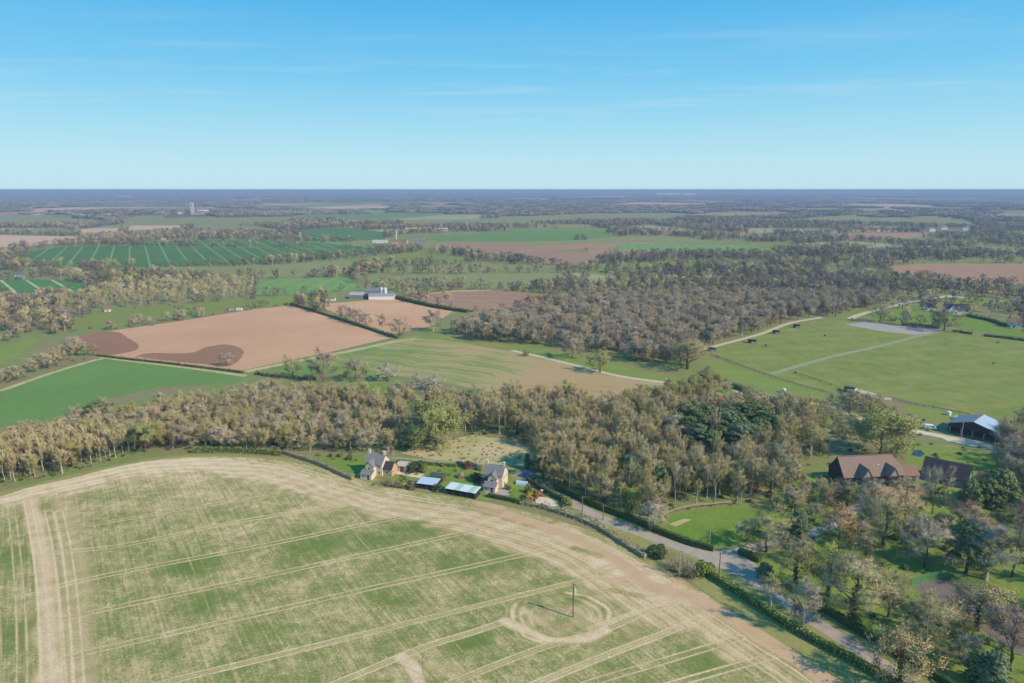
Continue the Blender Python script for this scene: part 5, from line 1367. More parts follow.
def long_barn():
    zr, ze, w = 9.6, 3.6, 5.2
    a, b = at_h(838, 457, zr), at_h(897, 454.4, zr); d = b - a; c = (a + b) / 2; ang = math.atan2(d.y, d.x); h = d.length / 2
    t = thing('long_barn', 'long timber barn with brown tiled roof and two gabled porches', 'barn', c, ang)
    m = MB().prism([(-w, -.2), (w, -.2), (w, ze), (0, zr - .05), (-w, ze)], -h, h - 2.6, 'x')
    m.box(h - 2.59, h, -w, w, -.2, ze); m.obj('wall', TIMB, t)
    # roof: plain gable on the left, half-hip on the right
    m = MB(); o = .35; s = (zr - ze) / w; yo, zo = w + o, ze - o * s; th = .2
    xl, xr, hip = -h - .25, h + .3, 2.9
    for sg in (-1, 1):
        q = [(xl, sg * yo, zo), (xr, sg * yo, zo), (xr, sg * w * .55, ze + (zr - ze) * .45), (xr - hip, 0, zr), (xl, 0, zr)]
        n = len(q); top = [(x, y, z + th) for x, y, z in q]
        m.add(q + top, [tuple(range(n)) if sg > 0 else tuple(range(n))[::-1], tuple(range(n, 2 * n))[::-1] if sg > 0 else tuple(range(n, 2 * n))] + [(i, (i + 1) % n, n + (i + 1) % n, n + i) for i in range(n)])
    q = [(xr, -w * .55, ze + (zr - ze) * .45), (xr, w * .55, ze + (zr - ze) * .45), (xr - hip, 0, zr)]
    m.add(q + [(x + .02, y, z + th) for x, y, z in q], [(0, 1, 2), (3, 4, 5), (0, 1, 4, 3), (1, 2, 5, 4), (2, 0, 3, 5)])
    rf = m.obj('roof', TILE, t)
    MB().tube([(xl, 0, zr + .22), (xr - hip, 0, zr + .22)], [.2, .2], 6).obj('ridge_tile', TILER, rf)
    MB().prism([(-w * .98, 0), (w * .98, 0), (w * .98, ze), (w * .52, ze + (zr - ze) * .45), (-w * .52, ze + (zr - ze) * .45), (-w * .98, ze)], h - 2.58, h - .02, 'x').obj('end_wall', TIMB, t)
    for px_ in (-h * .36, h * .52):
        pw, pl = 1.9, 2.6
        MB().prism([(px_ - pw, -.2), (px_ + pw, -.2), (px_ + pw, 4.2), (px_, 7.2), (px_ - pw, 4.2)], -w - pl, -w + .6, 'y').obj('porch', TIMB, t)
        MB().prism([(px_ - pw * .97, 4.2), (px_ + pw * .97, 4.2), (px_, 7.1)], -w - pl - .06, -w - pl - .003, 'y').obj('gable_panel', TIMG, t)
        m = MB(); gable_y(m, px_, pw, -w - pl - .3, -1.2, 4.2, 7.3, .35, .18); m.obj('porch_roof', TILE, t)
        opening(t, '-y', px_, -w - pl, 0, 2.9, 3.6, 'barn_door', TIMB)
        opening(t, '-y', px_, -w - pl - .06, 4.9, .7, .7)
    for k in (-.75, .05, .85): opening(t, '-y', h * k, -w, 1.2, 1.4, 1.2)
    opening(t, '-x', 0, -h, 0, 3, 3, 'barn_door', TIMB)
    # lower range at the right end
    MB().prism([(-4.4, -.2), (2.2, -.2), (2.2, 2.6), (-1.1, 5.2), (-4.4, 2.6)], h + .35, h + 7.2, 'x').obj('end_range', TIMG, t)
    m = MB()
    tmp = MB(); gable(tmp, h + .36, h + 7.4, 3.3, 2.6, 5.25, .3, .18); m.add([(x, y - 1.1, z) for x, y, z in tmp.v], tmp.f); m.obj('end_range_roof', TILER, t)
    opening(t, '-y', h + 2.2, -4.4, 1.0, 1.2, 1.0); opening(t, '-y', h + 5, -4.4, 0, 1.6, 2.1, 'door')
    MB().box(h * .2, h * .2 + .8, -2.75, -2.2, 6.75, 7.05).obj('skylight', METAL, t)
long_barn()
t_, h_ = gable_shed('slate_barn', 'dark barn with black slate roof right of the long tiled barn', 'barn', (926, 456.4), (971.5, 466.4), 7.8, 3.1, 4.6, TIMG, SLATED, True, 4, .3)

def steel_barn():
    zr, ze = 7.4, 4.6
    a, b = at_h(974, 422, zr), at_h(986.6, 413, zr); d = b - a; ang = math.atan2(d.y, d.x); L = 15.0; c = a + d.normalized() * L / 2; w = 9.6
    t = thing('steel_barn', 'wide farm building with pale steel roof beside the gravel drive', 'barn', Vector((c.x, c.y, 0)), ang); h = L / 2
    m = MB().box(-h, h, w - .15, w, -.1, ze).box(-h, h, -w, -w + .15, -.1, ze).prism([(-w + .16, -.1), (w - .16, -.1), (w - .16, ze), (0, zr - .1), (-w + .16, ze)], h - .15, h, 'x')
    m.prism([(-w + .16, 3.1), (w - .16, 3.1), (w - .16, ze), (0, zr - .1), (-w + .16, ze)], -h, -h + .15, 'x'); m.obj('wall', TIMB, t)
    for k in range(5):
        y = -w + .6 + (2 * w - 1.2) * k / 4
        MB().box(-h + .16, -h + .4, y - .12, y + .12, -.1, 3.2).obj('post', METAL, t)
    m = MB(); s = (zr - ze) / w; o = .5
    m.prism([(-w - o, ze - o * s), (0, zr), (0, zr + .14), (-w - o, ze - o * s + .12)], -h - .4, h + .3, 'x'); m.obj('roof', STEEL, t)  # slope towards the sun, its brightness put into the paler sheet colour
    m = MB(); m.prism([(.005, zr), (w + o, ze - o * s), (w + o, ze - o * s + .12), (.005, zr + .14)], -h - .4, h + .3, 'x'); m.obj('roof', STEELD, t)  # same sheeting, coloured darker for the shade on the slope away from the sun
    MB().prism([(-.5, zr - .02), (0, zr + .3), (.5, zr - .02)], -h - .45, h + .35, 'x').obj('ridge_cap', TIMP, t)
steel_barn()

def shelter(label, u, v, L=4.4, W_=3.0, ang=-.5, wall=None, white=False):
    x, y = G(u, v); t = thing('field_shelter', label, 'field shelter', (x, y, 0), ang, 'timber field shelters of the paddocks'); hl, hw = L / 2, W_ / 2
    MB().box(-hl, hl, hw - .1, hw, 0, 2.3).box(-hl, -hl + .1, -hw, hw - .105, 0, 2.3).box(hl - .1, hl, -hw, hw - .105, 0, 2.3).box(-hl + .105, -hl * .1, -hw, -hw + .1, 0, 2.4).obj('wall', wall or TIMK, t)
    MB().prism([(-hw - .5, 2.75), (hw + .2, 2.3), (hw + .2, 2.42), (-hw - .5, 2.87)], -hl - .2, hl + .2, 'x').obj('roof', SLATED, t)
    MB().box(-hl * .08, hl - .105, -hw + .02, -hw + .1, 0, 1.5).obj('half_door', FRAMEW, t)
    if white: MB().box(hl + .003, hl + .06, -hw, hw, .05, 2.35).obj('gable_panel', WHITE, t)
shelter('dark timber field shelter at the left corner of the paddocks, lowest along the pale track', 711.5, 351, 5.6)
shelter('dark timber field shelter on the pale track, second up from the paddock corner', 752, 343, 5.6)
shelter('dark timber field shelter on the pale track, third up from the paddock corner', 776, 333.5, 5)
shelter('dark timber field shelter on the pale track, farthest up towards the arena', 796.5, 327.5, 5)
shelter('dark shelter with bright white end at the lower edge of the right paddock', 850, 391.5, 5.6, 4, -.75, None, True)

# ---- white houses beyond the paddocks, farms, church and villages far off
def house(name, label, cat, u, v, L, W_, ze, zr, ang, wallm, roofm, wins=3, chim=True, group=None, wing=None):
    x, y = G(u, v); t = thing(name, label, cat, (x, y, hz(x, y)), ang, group); h, w = L / 2, W_ / 2
    MB().prism([(-w, -.5), (w, -.5), (w, ze), (0, zr - .04), (-w, ze)], -h, h, 'x').obj('wall', wallm, t)
    m = MB(); gable(m, -h - .3, h + .3, w, ze, zr); rf = m.obj('roof', roofm, t)
    if chim:
        chimney(rf, -h + .7, 0, zr - .7, zr + 1.2, mat=BRICKR)
    for k in range(wins):
        opening(t, '-y', -h + (k + .5) * L / wins, -w, max(.8, ze * .55), L * .09 + .4, ze * .25)
    if wins: opening(t, '-y', -h * .1, -w, 0, 1.0 + L * .02, min(2.1, ze * .5), 'door')
    if wing:
        fx, fw, fl = wing
        MB().prism([(fx - fw, -.5), (fx + fw, -.5), (fx + fw, ze), (fx, zr - .3), (fx - fw, ze)], -w - fl, -w - .01, 'y').obj('wing', wallm, t)
        m = MB(); gable_y(m, fx, fw, -w - fl - .3, -.4, ze, zr - .25); m.obj('wing_roof', roofm, t)
    return t
house('white_house', 'long white house with dark slate roof above the bright lawn', 'house', 956, 313.5, 20, 7.5, 4.6, 8.8, -.35, WHITE, SLATED, 4, True, None, (-4.5, 2.6, 2.5))
house('white_house', 'small white outbuilding left of the long white house', 'outbuilding', 930, 310, 7, 5.5, 3.2, 6.4, -.2, WHITE, SLATED, 2, False)
house('white_house', 'white house half hidden by trees at the right edge beyond the paddocks', 'house', 1014, 327, 9, 6.5, 4.2, 7.4, -.5, WHITE, TILE, 2)
def farm_barn(label, u, v, L, W_, ze, zr, ang, wallm, roofm, group=None):
    return house('farm_barn', label, 'barn', u, v, L, W_, ze, zr, ang, wallm, roofm, 0, False, group)
farm_barn('pale-roofed barn at the left of the farmyard above the tan fields', 358, 298.2, 15, 12, 4, 6.5, -.1, TIMG, plain('pale_barn_roof', S(168, 166, 162), .7, .1))
farm_barn('long low white-walled barn of the farmyard above the tan fields', 382, 299, 26, 9, 3.8, 5.6, .06, WHITE, plain('light_barn_roof', S(150, 148, 146), .7, .12))
farm_barn('grey barn at the back of the farmyard above the tan fields', 374, 294.3, 17, 10, 4.4, 6.8, .06, TIMG, STEELD)
farm_barn('dark shed squeezed between the pale barns of the farmyard', 366.4, 298.6, 5, 8, 3.5, 5, 0, TIMB, SLATED)
house('farm_bungalow', 'low pale bungalow left of the farmyard above the tan fields', 'bungalow', 331, 300.5, 9, 5, 2.4, 4, .05, WHITE, TILE, 2)
def silo(label, u, v, r, h):
    x, y = G(u, v); t = thing('grain_silo', label, 'silo', (x, y, hz(x, y)))
    MB().tube([(0, 0, -.3), (0, 0, h)], [r, r], 14).obj('drum', WHITE, t); MB().tube([(0, 0, h + .003), (0, 0, h + r * .6)], [r * 1.03, .1], 14).obj('cap', METAL, t)
silo('white grain silo behind the white-walled barn', 381.8, 294.6, 1.7, 7); silo('second white silo just right of the first', 385.4, 294.8, 1.7, 7)
farm_barn('long white shed at the left of the distant red-roofed farm', 380, 242.8, 30, 10, 4, 6, 0, WHITE, plain('white_shed_roof', S(180, 178, 174), .7, .05))
for k, (u, v, L, ang, rm, lb) in enumerate([(395.8, 243.8, 26, .1, TILER, 'red-roofed farmhouse under the thin mast'), (403.6, 243.6, 22, -.2, TILER, 'red-roofed building right of the farmhouse under the mast'), (412, 243, 30, .1, STEELD, 'grey-roofed barn in the middle of the distant red-roofed farm'), (420.5, 243, 28, 0, STEELD, 'grey-roofed barn at the right end of the distant red-roofed farm')]):
    house('farm_building', lb, 'farm building', u, v, L * .8, 11, 5, 9, ang, BRICK if rm is TILER else TIMG, rm, 2 if rm is TILER else 0, False)
x, y = G(396.5, 240.5); H = hgt(396.5, 240.5, 229.6); t = thing('thin_mast', 'thin white mast rising behind the distant red-roofed farm', 'mast', (x, y, hz(x, y)))
MB().tube([(0, 0, -.5), (0, 0, H * .6), (0, 0, H)], [1.0, .8, .5], 6).obj('shaft', WHITE, t); MB().box(-1.6, 1.6, -.3, .3, H * .86, H * .9).obj('aerial', METAL, t)
for u, v, L, lb in ((417, 231.2, 60, 'pale sandy-walled range in the trees behind the distant red-roofed farm'), (440, 231.4, 40, 'small white-roofed range right of the sandy-walled one')):
    farm_barn(lb, u, v, L, 14, 6, 9, 0, plain('sandy_wall', S(206, 182, 150), .9, .15), plain('sandy_roof', S(214, 190, 160), .9, .15))
def church():
    u, v = 192.8, 214.2; x, y = G(u, v); H = hgt(u, v, 203.0); t = thing('church', 'pale stone church with a tall square tower on the far hill', 'church', (x, y, hz(x, y)), .1)
    w = 1.35 * mpp(u, v); st = plain('pale_church_stone', S(216, 198, 170), .9, .15, .3); s = H / 40
    tw = MB().box(-w, w, -w, w, -2, H).box(-w * 1.06, w * 1.06, -w * 1.06, w * 1.06, H * .93, H * .955).obj('tower', st, t)
    for sx in (-1, 1):
        for sy in (-1, 1): MB().box(sx * w * .96 - .8 * s, sx * w * .96 + .8 * s, sy * w * .96 - .8 * s, sy * w * .96 + .8 * s, H + .003, H + 3 * s).obj('pinnacle', st, tw)
    MB().box(-w * .3, w * .3, -w - .15, -w - .02, H * .72, H * .88).obj('belfry_opening', DARK, tw)
    MB().prism([(-w * .9, -2), (w * .9, -2), (w * .9, H * .16), (0, H * .3), (-w * .9, H * .16)], w + .05, w * 7.5, 'x').obj('nave', st, t)
    m = MB(); gable(m, w + .1, w * 7.7, w * .92, H * .16, H * .31, .6, .5); m.obj('roof', SLATE, t)
    for k in range(4): MB().box(w * (1.9 + k * 1.5), w * (2.4 + k * 1.5), -w * .9 - .1, -w * .9 - .01, H * .03, H * .13).obj('window', GLASS, t)
church()
farm_barn('long white building right of the church tower on the far hill', 203.2, 213.2, 46, 20, 11, 15, .05, WHITE, plain('far_white_roof', S(226, 222, 216), .8, .05))
house('far_house', 'white house left of the church tower on the far hill', 'house', 181, 214, 26, 14, 9, 14, .1, WHITE, TILE, 2, False)
house('far_house', 'small white house among trees above the tramlined green field', 'house', 164.2, 239.6, 9, 7, 4, 7, 0, WHITE, TILE, 1, False)
house('far_house', 'white house of the far village on the right, leftmost of three', 'house', 931, 231.2, 16, 10, 6, 10, .1, WHITE, SLATE, 2, False)
house('far_house', 'white house of the far village on the right, middle of three', 'house', 943.5, 229.6, 18, 10, 7, 12, -.1, WHITE, TILE, 2, False)
house('far_house', 'white house of the far village on the right, rightmost of three', 'house', 965, 230.2, 18, 10, 6, 10, 0, WHITE, SLATE, 2, False)
house('far_house', 'pale house in the far left woods below the horizon, beside a soil field', 'house', 31, 205.4, 30, 18, 9, 15, 0, WHITE, TILE, 2, False)
for u, v, L, lb in ((664, 195.6, 260, 'long white warehouse on the horizon, leftmost of three'), (676, 195.4, 150, 'small white warehouse on the horizon, middle of three'), (689, 195.7, 220, 'white warehouse on the horizon, rightmost of three')):
    house('warehouse', lb, 'warehouse', u, v, L, 90, 28, 40, 0, WHITE, plain('warehouse_roof', S(232, 230, 226), .7, .04), 0, False)
house('blue_shed', 'tiny blue-roofed shed behind the small tramlined field at the left edge', 'shed', 20, 279, 10, 7, 3, 4.6, 0, TIMG, plain('bright_blue_roof', S(130, 170, 214), .6, .1), 0, False)
house('stone_hut', 'small pale hut in the trees at the corner of the left grass strip', 'hut', 108, 311.5, 5, 4, 2.6, 4, .4, STONE, TILER, 1, False)

# ---- hedges, fences, walls
def hedge(label, px, w, h, mat, core, seed, dens=26, ls=.2, rough=.18, name='hedge', group=None):
    """a hedge as leaf-sized faces over a dark core, with an uneven top"""
    rng = random.Random(seed); pts = smooth(W(px), 3); m = MB()
    L = 0
    for a, b in zip(pts[:-1], pts[1:]):
        a, b = np.array(a), np.array(b); d = b - a; l = np.linalg.norm(d)
        if l < .05: continue
        d = d / l; n = np.array([-d[1], d[0]]); hw, hh = w * .40, h * .86
        c = [(a - n * hw), (a + n * hw), (b + n * hw), (b - n * hw)]
        m.add([(*q, hz(*q) - .1) for q in c] + [(*(a * .06 * 0 + q * 1.0), hz(*q) + hh) for q in c], [(0, 1, 5, 4), (1, 2, 6, 5), (2, 3, 7, 6), (3, 0, 4, 7), (4, 5, 6, 7)], 1)
        for _ in range(int(l * (2 * h + w) * dens / 6) + 1):
            t = rng.random(); s_ = rng.uniform(0, 2 * h + w)
            wob = 1 + rough * math.sin((L + t * l) * .9 + seed) * .6 + rough * rng.gauss(0, .5)
            if s_ < h: o, z, nn = -w / 2, s_, np.array([-n[0], -n[1], .2])
            elif s_ < h + w: o, z, nn = s_ - h - w / 2, h, np.array([0, 0, 1.])
            else: o, z, nn = w / 2, s_ - h - w, np.array([n[0], n[1], .2])
            o *= (1 - .25 * (z / h) ** 3) * (1 + rng.gauss(0, rough * .35)); z *= wob
            p = a + d * l * t + n * o
            leaf(m, np.array([p[0], p[1], hz(*p) + z]), unit(nn + rvec(rng) * .75), ls * rng.uniform(.6, 1.4), rng)
        L += l
    return tag(m.obj(name, [mat, core]), label, 'hedge', group)
hedge('long clipped green hedge between the stubble field and the lane', [(701, 571), (722, 584), (745, 599), (772, 617), (800, 634), (850, 661), (893, 685), (960, 724)], 1.9, 2.0, HEDG, HEDD, 1)
hedge('dark clipped hedge along the park side of the lane', [(816, 606), (845, 624), (875, 642), (900, 657), (930, 675), (975, 704)], 1.6, 2.2, HEDD, HEDD, 2)  # leaves coloured dark for the shaded side, turned away from the sun
hedge('clipped hedge between the lane and the fenced green', [(632, 521), (650, 529), (668, 536.5), (692, 545.5), (713, 551)], 1.5, 2.1, HEDD, HEDD, 3)
hedge('short thick hedge block at the mouth of the private drive', [(739, 553), (750, 557.5), (760, 562)], 2.4, 1.9, HEDD, HEDD, 4)
hedge('low scrubby brown hedge between the stubble field and the lane', [(520, 503.5), (540, 507.5), (556, 512), (578, 519), (602, 530), (622, 543), (646, 557.5)], 2.0, 1.3, HEDB, HEDB, 5, 34, .3, .9)
hedge('overgrown garden hedge of the right cottage along the stubble field', [(488, 496.5), (500, 499), (512, 501.5), (522, 504)], 1.6, 1.5, HEDD, HEDD, 6, 26, .2, .4)
hedge('brown garden hedge below the lawn of the left cottage', [(284, 453.6), (300, 458.5), (322, 466), (340, 474.4), (353, 480)], 1.6, 1.7, HEDB, HEDB, 7, 28, .22, .35)
hedge('bright clipped hedge along the lane in front of the central wood', [(191, 452.5), (215, 452), (236, 452.4), (258, 453.4), (280, 455.5)], 1.9, 2.2, HEDG, HEDD, 8)
hedge('grassy hedge behind the two cottages along the lane', [(398, 462), (420, 464.2), (440, 465.4), (456, 467)], 1.4, 1.2, HEDG, HEDD, 9, 24, .2, .4)
hedge('dark hedge running down between the two tan fields', [(291, 304.8), (312, 311), (331, 317), (356, 325), (391, 336.5), (398, 338.5)], 2.2, 2.0, HEDB, HEDD, 10, 12, .4, .5)
hedge('dark green hedge between the tan and the dark brown field', [(396, 298.4), (412, 302.5), (435, 307.5), (453, 310.5), (468, 312.5)], 4.5, 2.6, HEDD, HEDD, 11, 8, .5, .4)
hedge('thin dark hedge between the bright green crop and the large tan field', [(96, 356), (130, 360), (160, 363.2), (200, 368), (243, 373.2)], 1.6, 1.5, HEDB, HEDD, 12, 14, .32, .5)
hedge('dark hedge below the left end of the banded crop', [(256, 374.5), (275, 377.5), (300, 379.4), (316, 379.6)], 2.0, 1.9, HEDB, HEDD, 13, 14, .35, .5)
hedge('dark thicket hedge at the right end of the blossom bushes', [(452, 395), (468, 398), (482, 403), (494, 405)], 4, 2.6, HEDB, HEDD, 14, 14, .4, .5)
hedge('dark hedge above the grey arena below the bright lawn', [(902, 325.4), (920, 326.4), (939, 328.6)], 3, 2.2, HEDB, HEDD, 15, 12, .45, .5)
hedge('dark hedge at the top of the right paddock, left piece', [(952, 332), (962, 333), (972, 334.4)], 2.6, 1.9, HEDB, HEDD, 16, 12, .45, .5)
hedge('dark hedge at the top of the right paddock, right piece', [(984, 336), (1000, 338), (1024, 341), (1060, 346)], 2.6, 1.9, HEDB, HEDD, 17, 12, .45, .5)
hedge('dark hedge below the long white house', [(966, 316), (978, 318.6), (992, 321.6), (1008, 327.4)], 3, 2.2, HEDD, HEDD, 18, 12, .45, .5)
hedge('scrubby blossom-flecked hedge between the two blackthorn thickets', [(396, 385.5), (408, 387.5), (424, 390.5), (440, 393)], 3, 2.0, BLOS, HEDB, 19, 8, .35, .6)
hedge('dark bushes at the left corner of the paddocks', [(736, 388), (744, 391), (755, 395)], 4, 2.4, HEDB, HEDD, 20, 14, .4, .5)
hedge('tall dark hedge along the wood side of the lane below the cottages', [(557, 489.5), (580, 499.5), (600, 509), (632, 520.5)], 1.8, 2.6, HEDD, HEDD, 22)  # dark leaf colour also stands in for the shadow strip beside the lane
hedge('dark hedge below the right cottage beside the road', [(527, 481), (538, 488), (552, 496), (566, 503)], 1.4, 2.0, HEDD, HEDD, 21)

def fence(label, px, h, step, mat, rails=2, name='post_and_rail_fence', cat='fence', group=None):
    pts = smooth(W(px), 3); o0 = np.array(pts[0]); t = thing(name, label, cat, (o0[0], o0[1], hz(*o0)), 0, group)
    m = [MB() for _ in range(rails)]; acc = 0; first = None; mats_ = mat
    pm = MB().box(-.07, .07, -.07, .07, -.1, h).mesh('post', [mat])
    for a, b in zip(pts[:-1], pts[1:]):
        a, b = np.array(a), np.array(b); l = np.linalg.norm(b - a)
        za, zb = hz(*a), hz(*b)
        for k in range(rails):
            z = h * (.45 + .45 * k / max(1, rails - 1))
            m[k].tube([(a[0] - o0[0], a[1] - o0[1], za - hz(*o0) + z), (b[0] - o0[0], b[1] - o0[1], zb - hz(*o0) + z)], [.06, .06], 4)
        s = (step - acc) if acc else 0
        while s < l:
            p = a + (b - a) * s / l
            q = bpy.data.objects.new('post', pm); col.objects.link(q); q.parent = t; q.location = (p[0] - o0[0], p[1] - o0[1], hz(*p) - hz(*o0)); s += step
        acc = l - (s - step)
    for q in m: q.obj('rail', mat, t)
    return t
fence('brown post and rail fence across the paddocks below the four shelters', [(711, 355), (740, 366), (771, 377), (800, 386), (828, 393.5)], 1.3, 4.5, TIMK, 3)
fence('post and rail fence along the lower edge of the right paddock', [(868, 396), (890, 399), (913, 405), (945, 410.5), (970, 416)], 1.3, 4, TIMK, 3)
fence('second dark rail fence just below the path in the right paddock', [(800, 375), (815, 380), (832, 386)], 1.3, 4, TIMK, 3)
fence('pale timber fence along the back of the green beside the wood', [(664, 516), (680, 510.5), (700, 507), (731, 504)], 1.5, 2.5, TIMP, 4)
fence('grey rail fence beside the lane below the cottages', [(580, 515), (600, 526), (618, 537)], 1.1, 2.4, TIMP, 2)
def court_fence():
    t = thing('court_fence', 'tall green netting fence at the far end of the tennis court', 'fence', P(911, 585))
    o = P(911, 585); cor = [P(911, 585.5), P(949, 577.2), P(985, 591), P(1030, 614)]
    net = NT('green_court_netting', .8, .1); tr = net.new('ShaderNodeBsdfTransparent'); mxs = net.new('ShaderNodeMixShader'); mxs.inputs[0].default_value = .42
    net.out(S(96, 150, 112)); net.link(tr.outputs[0], mxs.inputs[1]); net.link(net.b.outputs[0], mxs.inputs[2]); net.link(mxs.outputs[0], net.n['Material Output'].inputs[0])
    for i, (a, b) in enumerate(zip(cor[:-1], cor[1:])):
        a, b = a - o, b - o
        m = MB(); m.add([a + Vector((0, 0, .05)), b + Vector((0, 0, .05)), b + Vector((0, 0, 2.75)), a + Vector((0, 0, 2.75))], [(0, 1, 2, 3)])
        m.obj('netting', net.m, t)
        n = max(2, int((b - a).length / 3.5))
        for k in range(n + (i == 2)):
            p = a + (b - a) * k / n; MB().tube([p + Vector((0, 0, -.1)), p + Vector((0, 0, 2.8))], [.045, .045], 5).obj('post', plain('green_post', S(60, 100, 76), .5), t)
court_fence()
def court_net():
    a, b = P(957, 607), P(996, 602); t = thing('tennis_net', 'dark tennis net across the worn court', 'tennis net', (a + b) / 2)
    c = (a + b) / 2; a, b = a - c, b - c
    for p in (a, b): MB().tube([p, p + Vector((0, 0, 1.1))], [.05, .05], 6).obj('post', DARK, t)
    MB().add([a + Vector((0, 0, .08)), b + Vector((0, 0, .08)), b + Vector((0, 0, 1.0)), a + Vector((0, 0, 1.0))], [(0, 1, 2, 3)]).obj('netting', DARK, t)
court_net()

# ---- poles
def pole(label, u, v, vt, mat, arm=True, trafo=False, r=.15):
    x, y = G(u, v); H = hgt(u, v, vt); t = thing('utility_pole', label, 'utility pole', (x, y, hz(x, y)), .35)
    MB().tube([(0, 0, -.2), (0, 0, H * .5), (0, 0, H)], [r * 1.15, r, r * .8], 8).obj('shaft', mat, t)
    if arm:
        ar = MB().box(-.9, .9, -.2, -.09 - r * .2, H - .55, H - .4).obj('crossarm', TIMK, t)
        for k in (-.8, 0, .8): MB().tube([(k, -.15, H - .4), (k, -.15, H - .18)], [.05, .03], 6).obj('insulator', WHITE, ar)
    if trafo:
        tr = MB().tube([(.42, -.1, H * .70), (.42, -.1, H * .80)], [.27, .27], 10).box(.12, .2, -.25, .05, H * .72, H * .78).obj('transformer', METAL, t)
        MB().tube([(.42, -.1, H * .80), (.42, -.1, H * .84)], [.08, .05], 6).obj('bushing', WHITE, tr)
        MB().tube([(0, .1 + r, H * .45), (0, .1 + r, H * .7)], [.1, .1], 6).obj('cable_guard', DARK, t)
pole('wooden pole with a transformer standing in the rings in the stubble field', 573, 617.5, 582.5, WOODP, True, True, .17)
pole('wooden pole at the lane hedge below the right cottage', 582.3, 511.5, 496, WOODP)
pole('grey pole on the lane side just right of the one below the cottage', 603, 520, 504.7, WOODP)
pole('dark pole at the mouth of the road junction', 719, 575, 552, WOODP)
pole('pale pole in the hedge corner of the fenced green', 709, 547, 527.6, WOODPP)
pole('pale pole rising from the scrub at the field corner', 679, 576, 550, WOODPP)
pole('short pale pole at the back of the fenced green', 741, 505, 491, WOODPP)
pole('thin pole at the bottom of the stubble field beside the bare patch', 423, 675, 655, WOODP, False, False, .05)
pole('pole beside the gravel drive in front of the steel barn', 961, 439, 420, WOODPP)
pole('pole on the grass left of the long barn', 828, 458, 438, WOODP)
pole('tall pale pole among the garden trees below the long barn', 861, 526, 484, WOODPP, False)

# ---- vehicles and yard things
def wheels(t, xs, w, r=.33):
    for x in xs:
        for s in (-1, 1):
            y = s * (w / 2 - .06)
            wh = MB().tube([(x, y - .1, r), (x, y + .1, r)], [r, r], 14).obj('wheel', RUBBER, t)
            MB().tube([(x, y + s * .1, r), (x, y + s * .115, r)], [r * .58, r * .5], 10).obj('rim', METAL, wh)
def lamps(t, x, w, z):
    for s in (-1, 1): MB().box(x - .03, x + .03, s * w * .36 - .14, s * w * .36 + .14, z, z + .14).obj('headlight' if x > 0 else 'tail_light', FRAMEW if x > 0 else PAINTR, t)
def car(label, u, v, ang, mat):
    t = thing('parked_car', label, 'car', P(u, v), ang); w = 1.75
    MB().prism([(-2.05, .28), (2.05, .28), (2.08, .7), (1.2, .9), (-1.95, .95), (-2.1, .7)], -w / 2, w / 2, 'y').obj('body', mat, t)
    cb = MB().prism([(-1.75, .94), (.95, .9), (.35, 1.42), (-1.25, 1.45)], -w / 2 + .1, w / 2 - .1, 'y').obj('cabin', mat, t)
    g = MB()
    for s in (-1, 1): g.add([(-1.45, s * (w / 2 - .09), .98), (.7, s * (w / 2 - .09), .96), (.3, s * (w / 2 - .09), 1.36), (-1.15, s * (w / 2 - .09), 1.38)], [(0, 1, 2, 3)])
    g.add([(.94, -.7, .94), (.94, .7, .94), (.40, .66, 1.40), (.40, -.66, 1.40)], [(0, 1, 2, 3)]); g.add([(-1.76, -.7, .98), (-1.76, .7, .98), (-1.3, .66, 1.42), (-1.3, -.66, 1.42)], [(3, 2, 1, 0)])
    g.obj('window_glass', GLASS, cb)
    wheels(t, (-1.3, 1.3), w); lamps(t, 2.07, w, .6); lamps(t, -2.1, w, .7)
def van(label, u, v, ang, mat, k=1.0):
    t = thing('parked_van', label, 'van', P(u, v), ang, scale=k); w = 1.95
    MB().prism([(-2.5, .35), (2.5, .35), (2.55, .95), (1.85, 1.15), (1.3, 1.95), (1.0, 2.15), (-2.45, 2.15), (-2.55, 1.2)], -w / 2, w / 2, 'y').obj('body', mat, t)
    g = MB().add([(1.86, -.85, 1.2), (1.86, .85, 1.2), (1.34, .8, 1.93), (1.34, -.8, 1.93)], [(0, 1, 2, 3)])
    for s in (-1, 1): g.add([(.5, s * (w / 2 + .012), 1.25), (1.6, s * (w / 2 + .012), 1.25), (1.2, s * (w / 2 + .012), 1.85), (.5, s * (w / 2 + .012), 1.85)], [(0, 1, 2, 3)])
    g.obj('window_glass', GLASS, t); wheels(t, (-1.6, 1.6), w, .36); lamps(t, 2.56, w, .75); lamps(t, -2.56, w, .9)
def caravan(label, u, v, ang, mat, k=1.0):
    t = thing('caravan', label, 'caravan', P(u, v), ang, scale=k); w = 2.2
    MB().prism([(-2.6, .45), (2.5, .45), (2.75, 1.2), (2.3, 2.5), (-2.4, 2.55), (-2.75, 1.4)], -w / 2, w / 2, 'y').obj('body', mat, t)
    MB().prism([(-2.42, 2.56), (2.3, 2.51), (2.2, 2.62), (-2.3, 2.66)], -w / 2 + .05, w / 2 - .05, 'y').obj('roof', METAL, t)
    for x in (-1.6, .1, 1.6): MB().box(x - .45, x + .45, -w / 2 - .02, -w / 2 + .01, 1.35, 2.05).obj('window', GLASS, t)
    MB().box(-.95, -.45, -w / 2 - .03, -w / 2 - .003, .55, 2.3).obj('door', FRAMEW, t)
    wheels(t, (-.1,), w, .33); MB().tube([(2.6, 0, .5), (3.7, 0, .5)], [.06, .05], 6).obj('tow_bar', METAL, t)
van('blue van parked on the lane right of the right cottage', 529.5, 478, -.75, PAINTB, 1.05)
car('dark blue car parked behind the garden between the cottages, left of two', 460, 465, -.1, PAINTDB)
car('blue car parked behind the garden next to the right cottage, right of two', 474.5, 467, -.15, PAINTB)
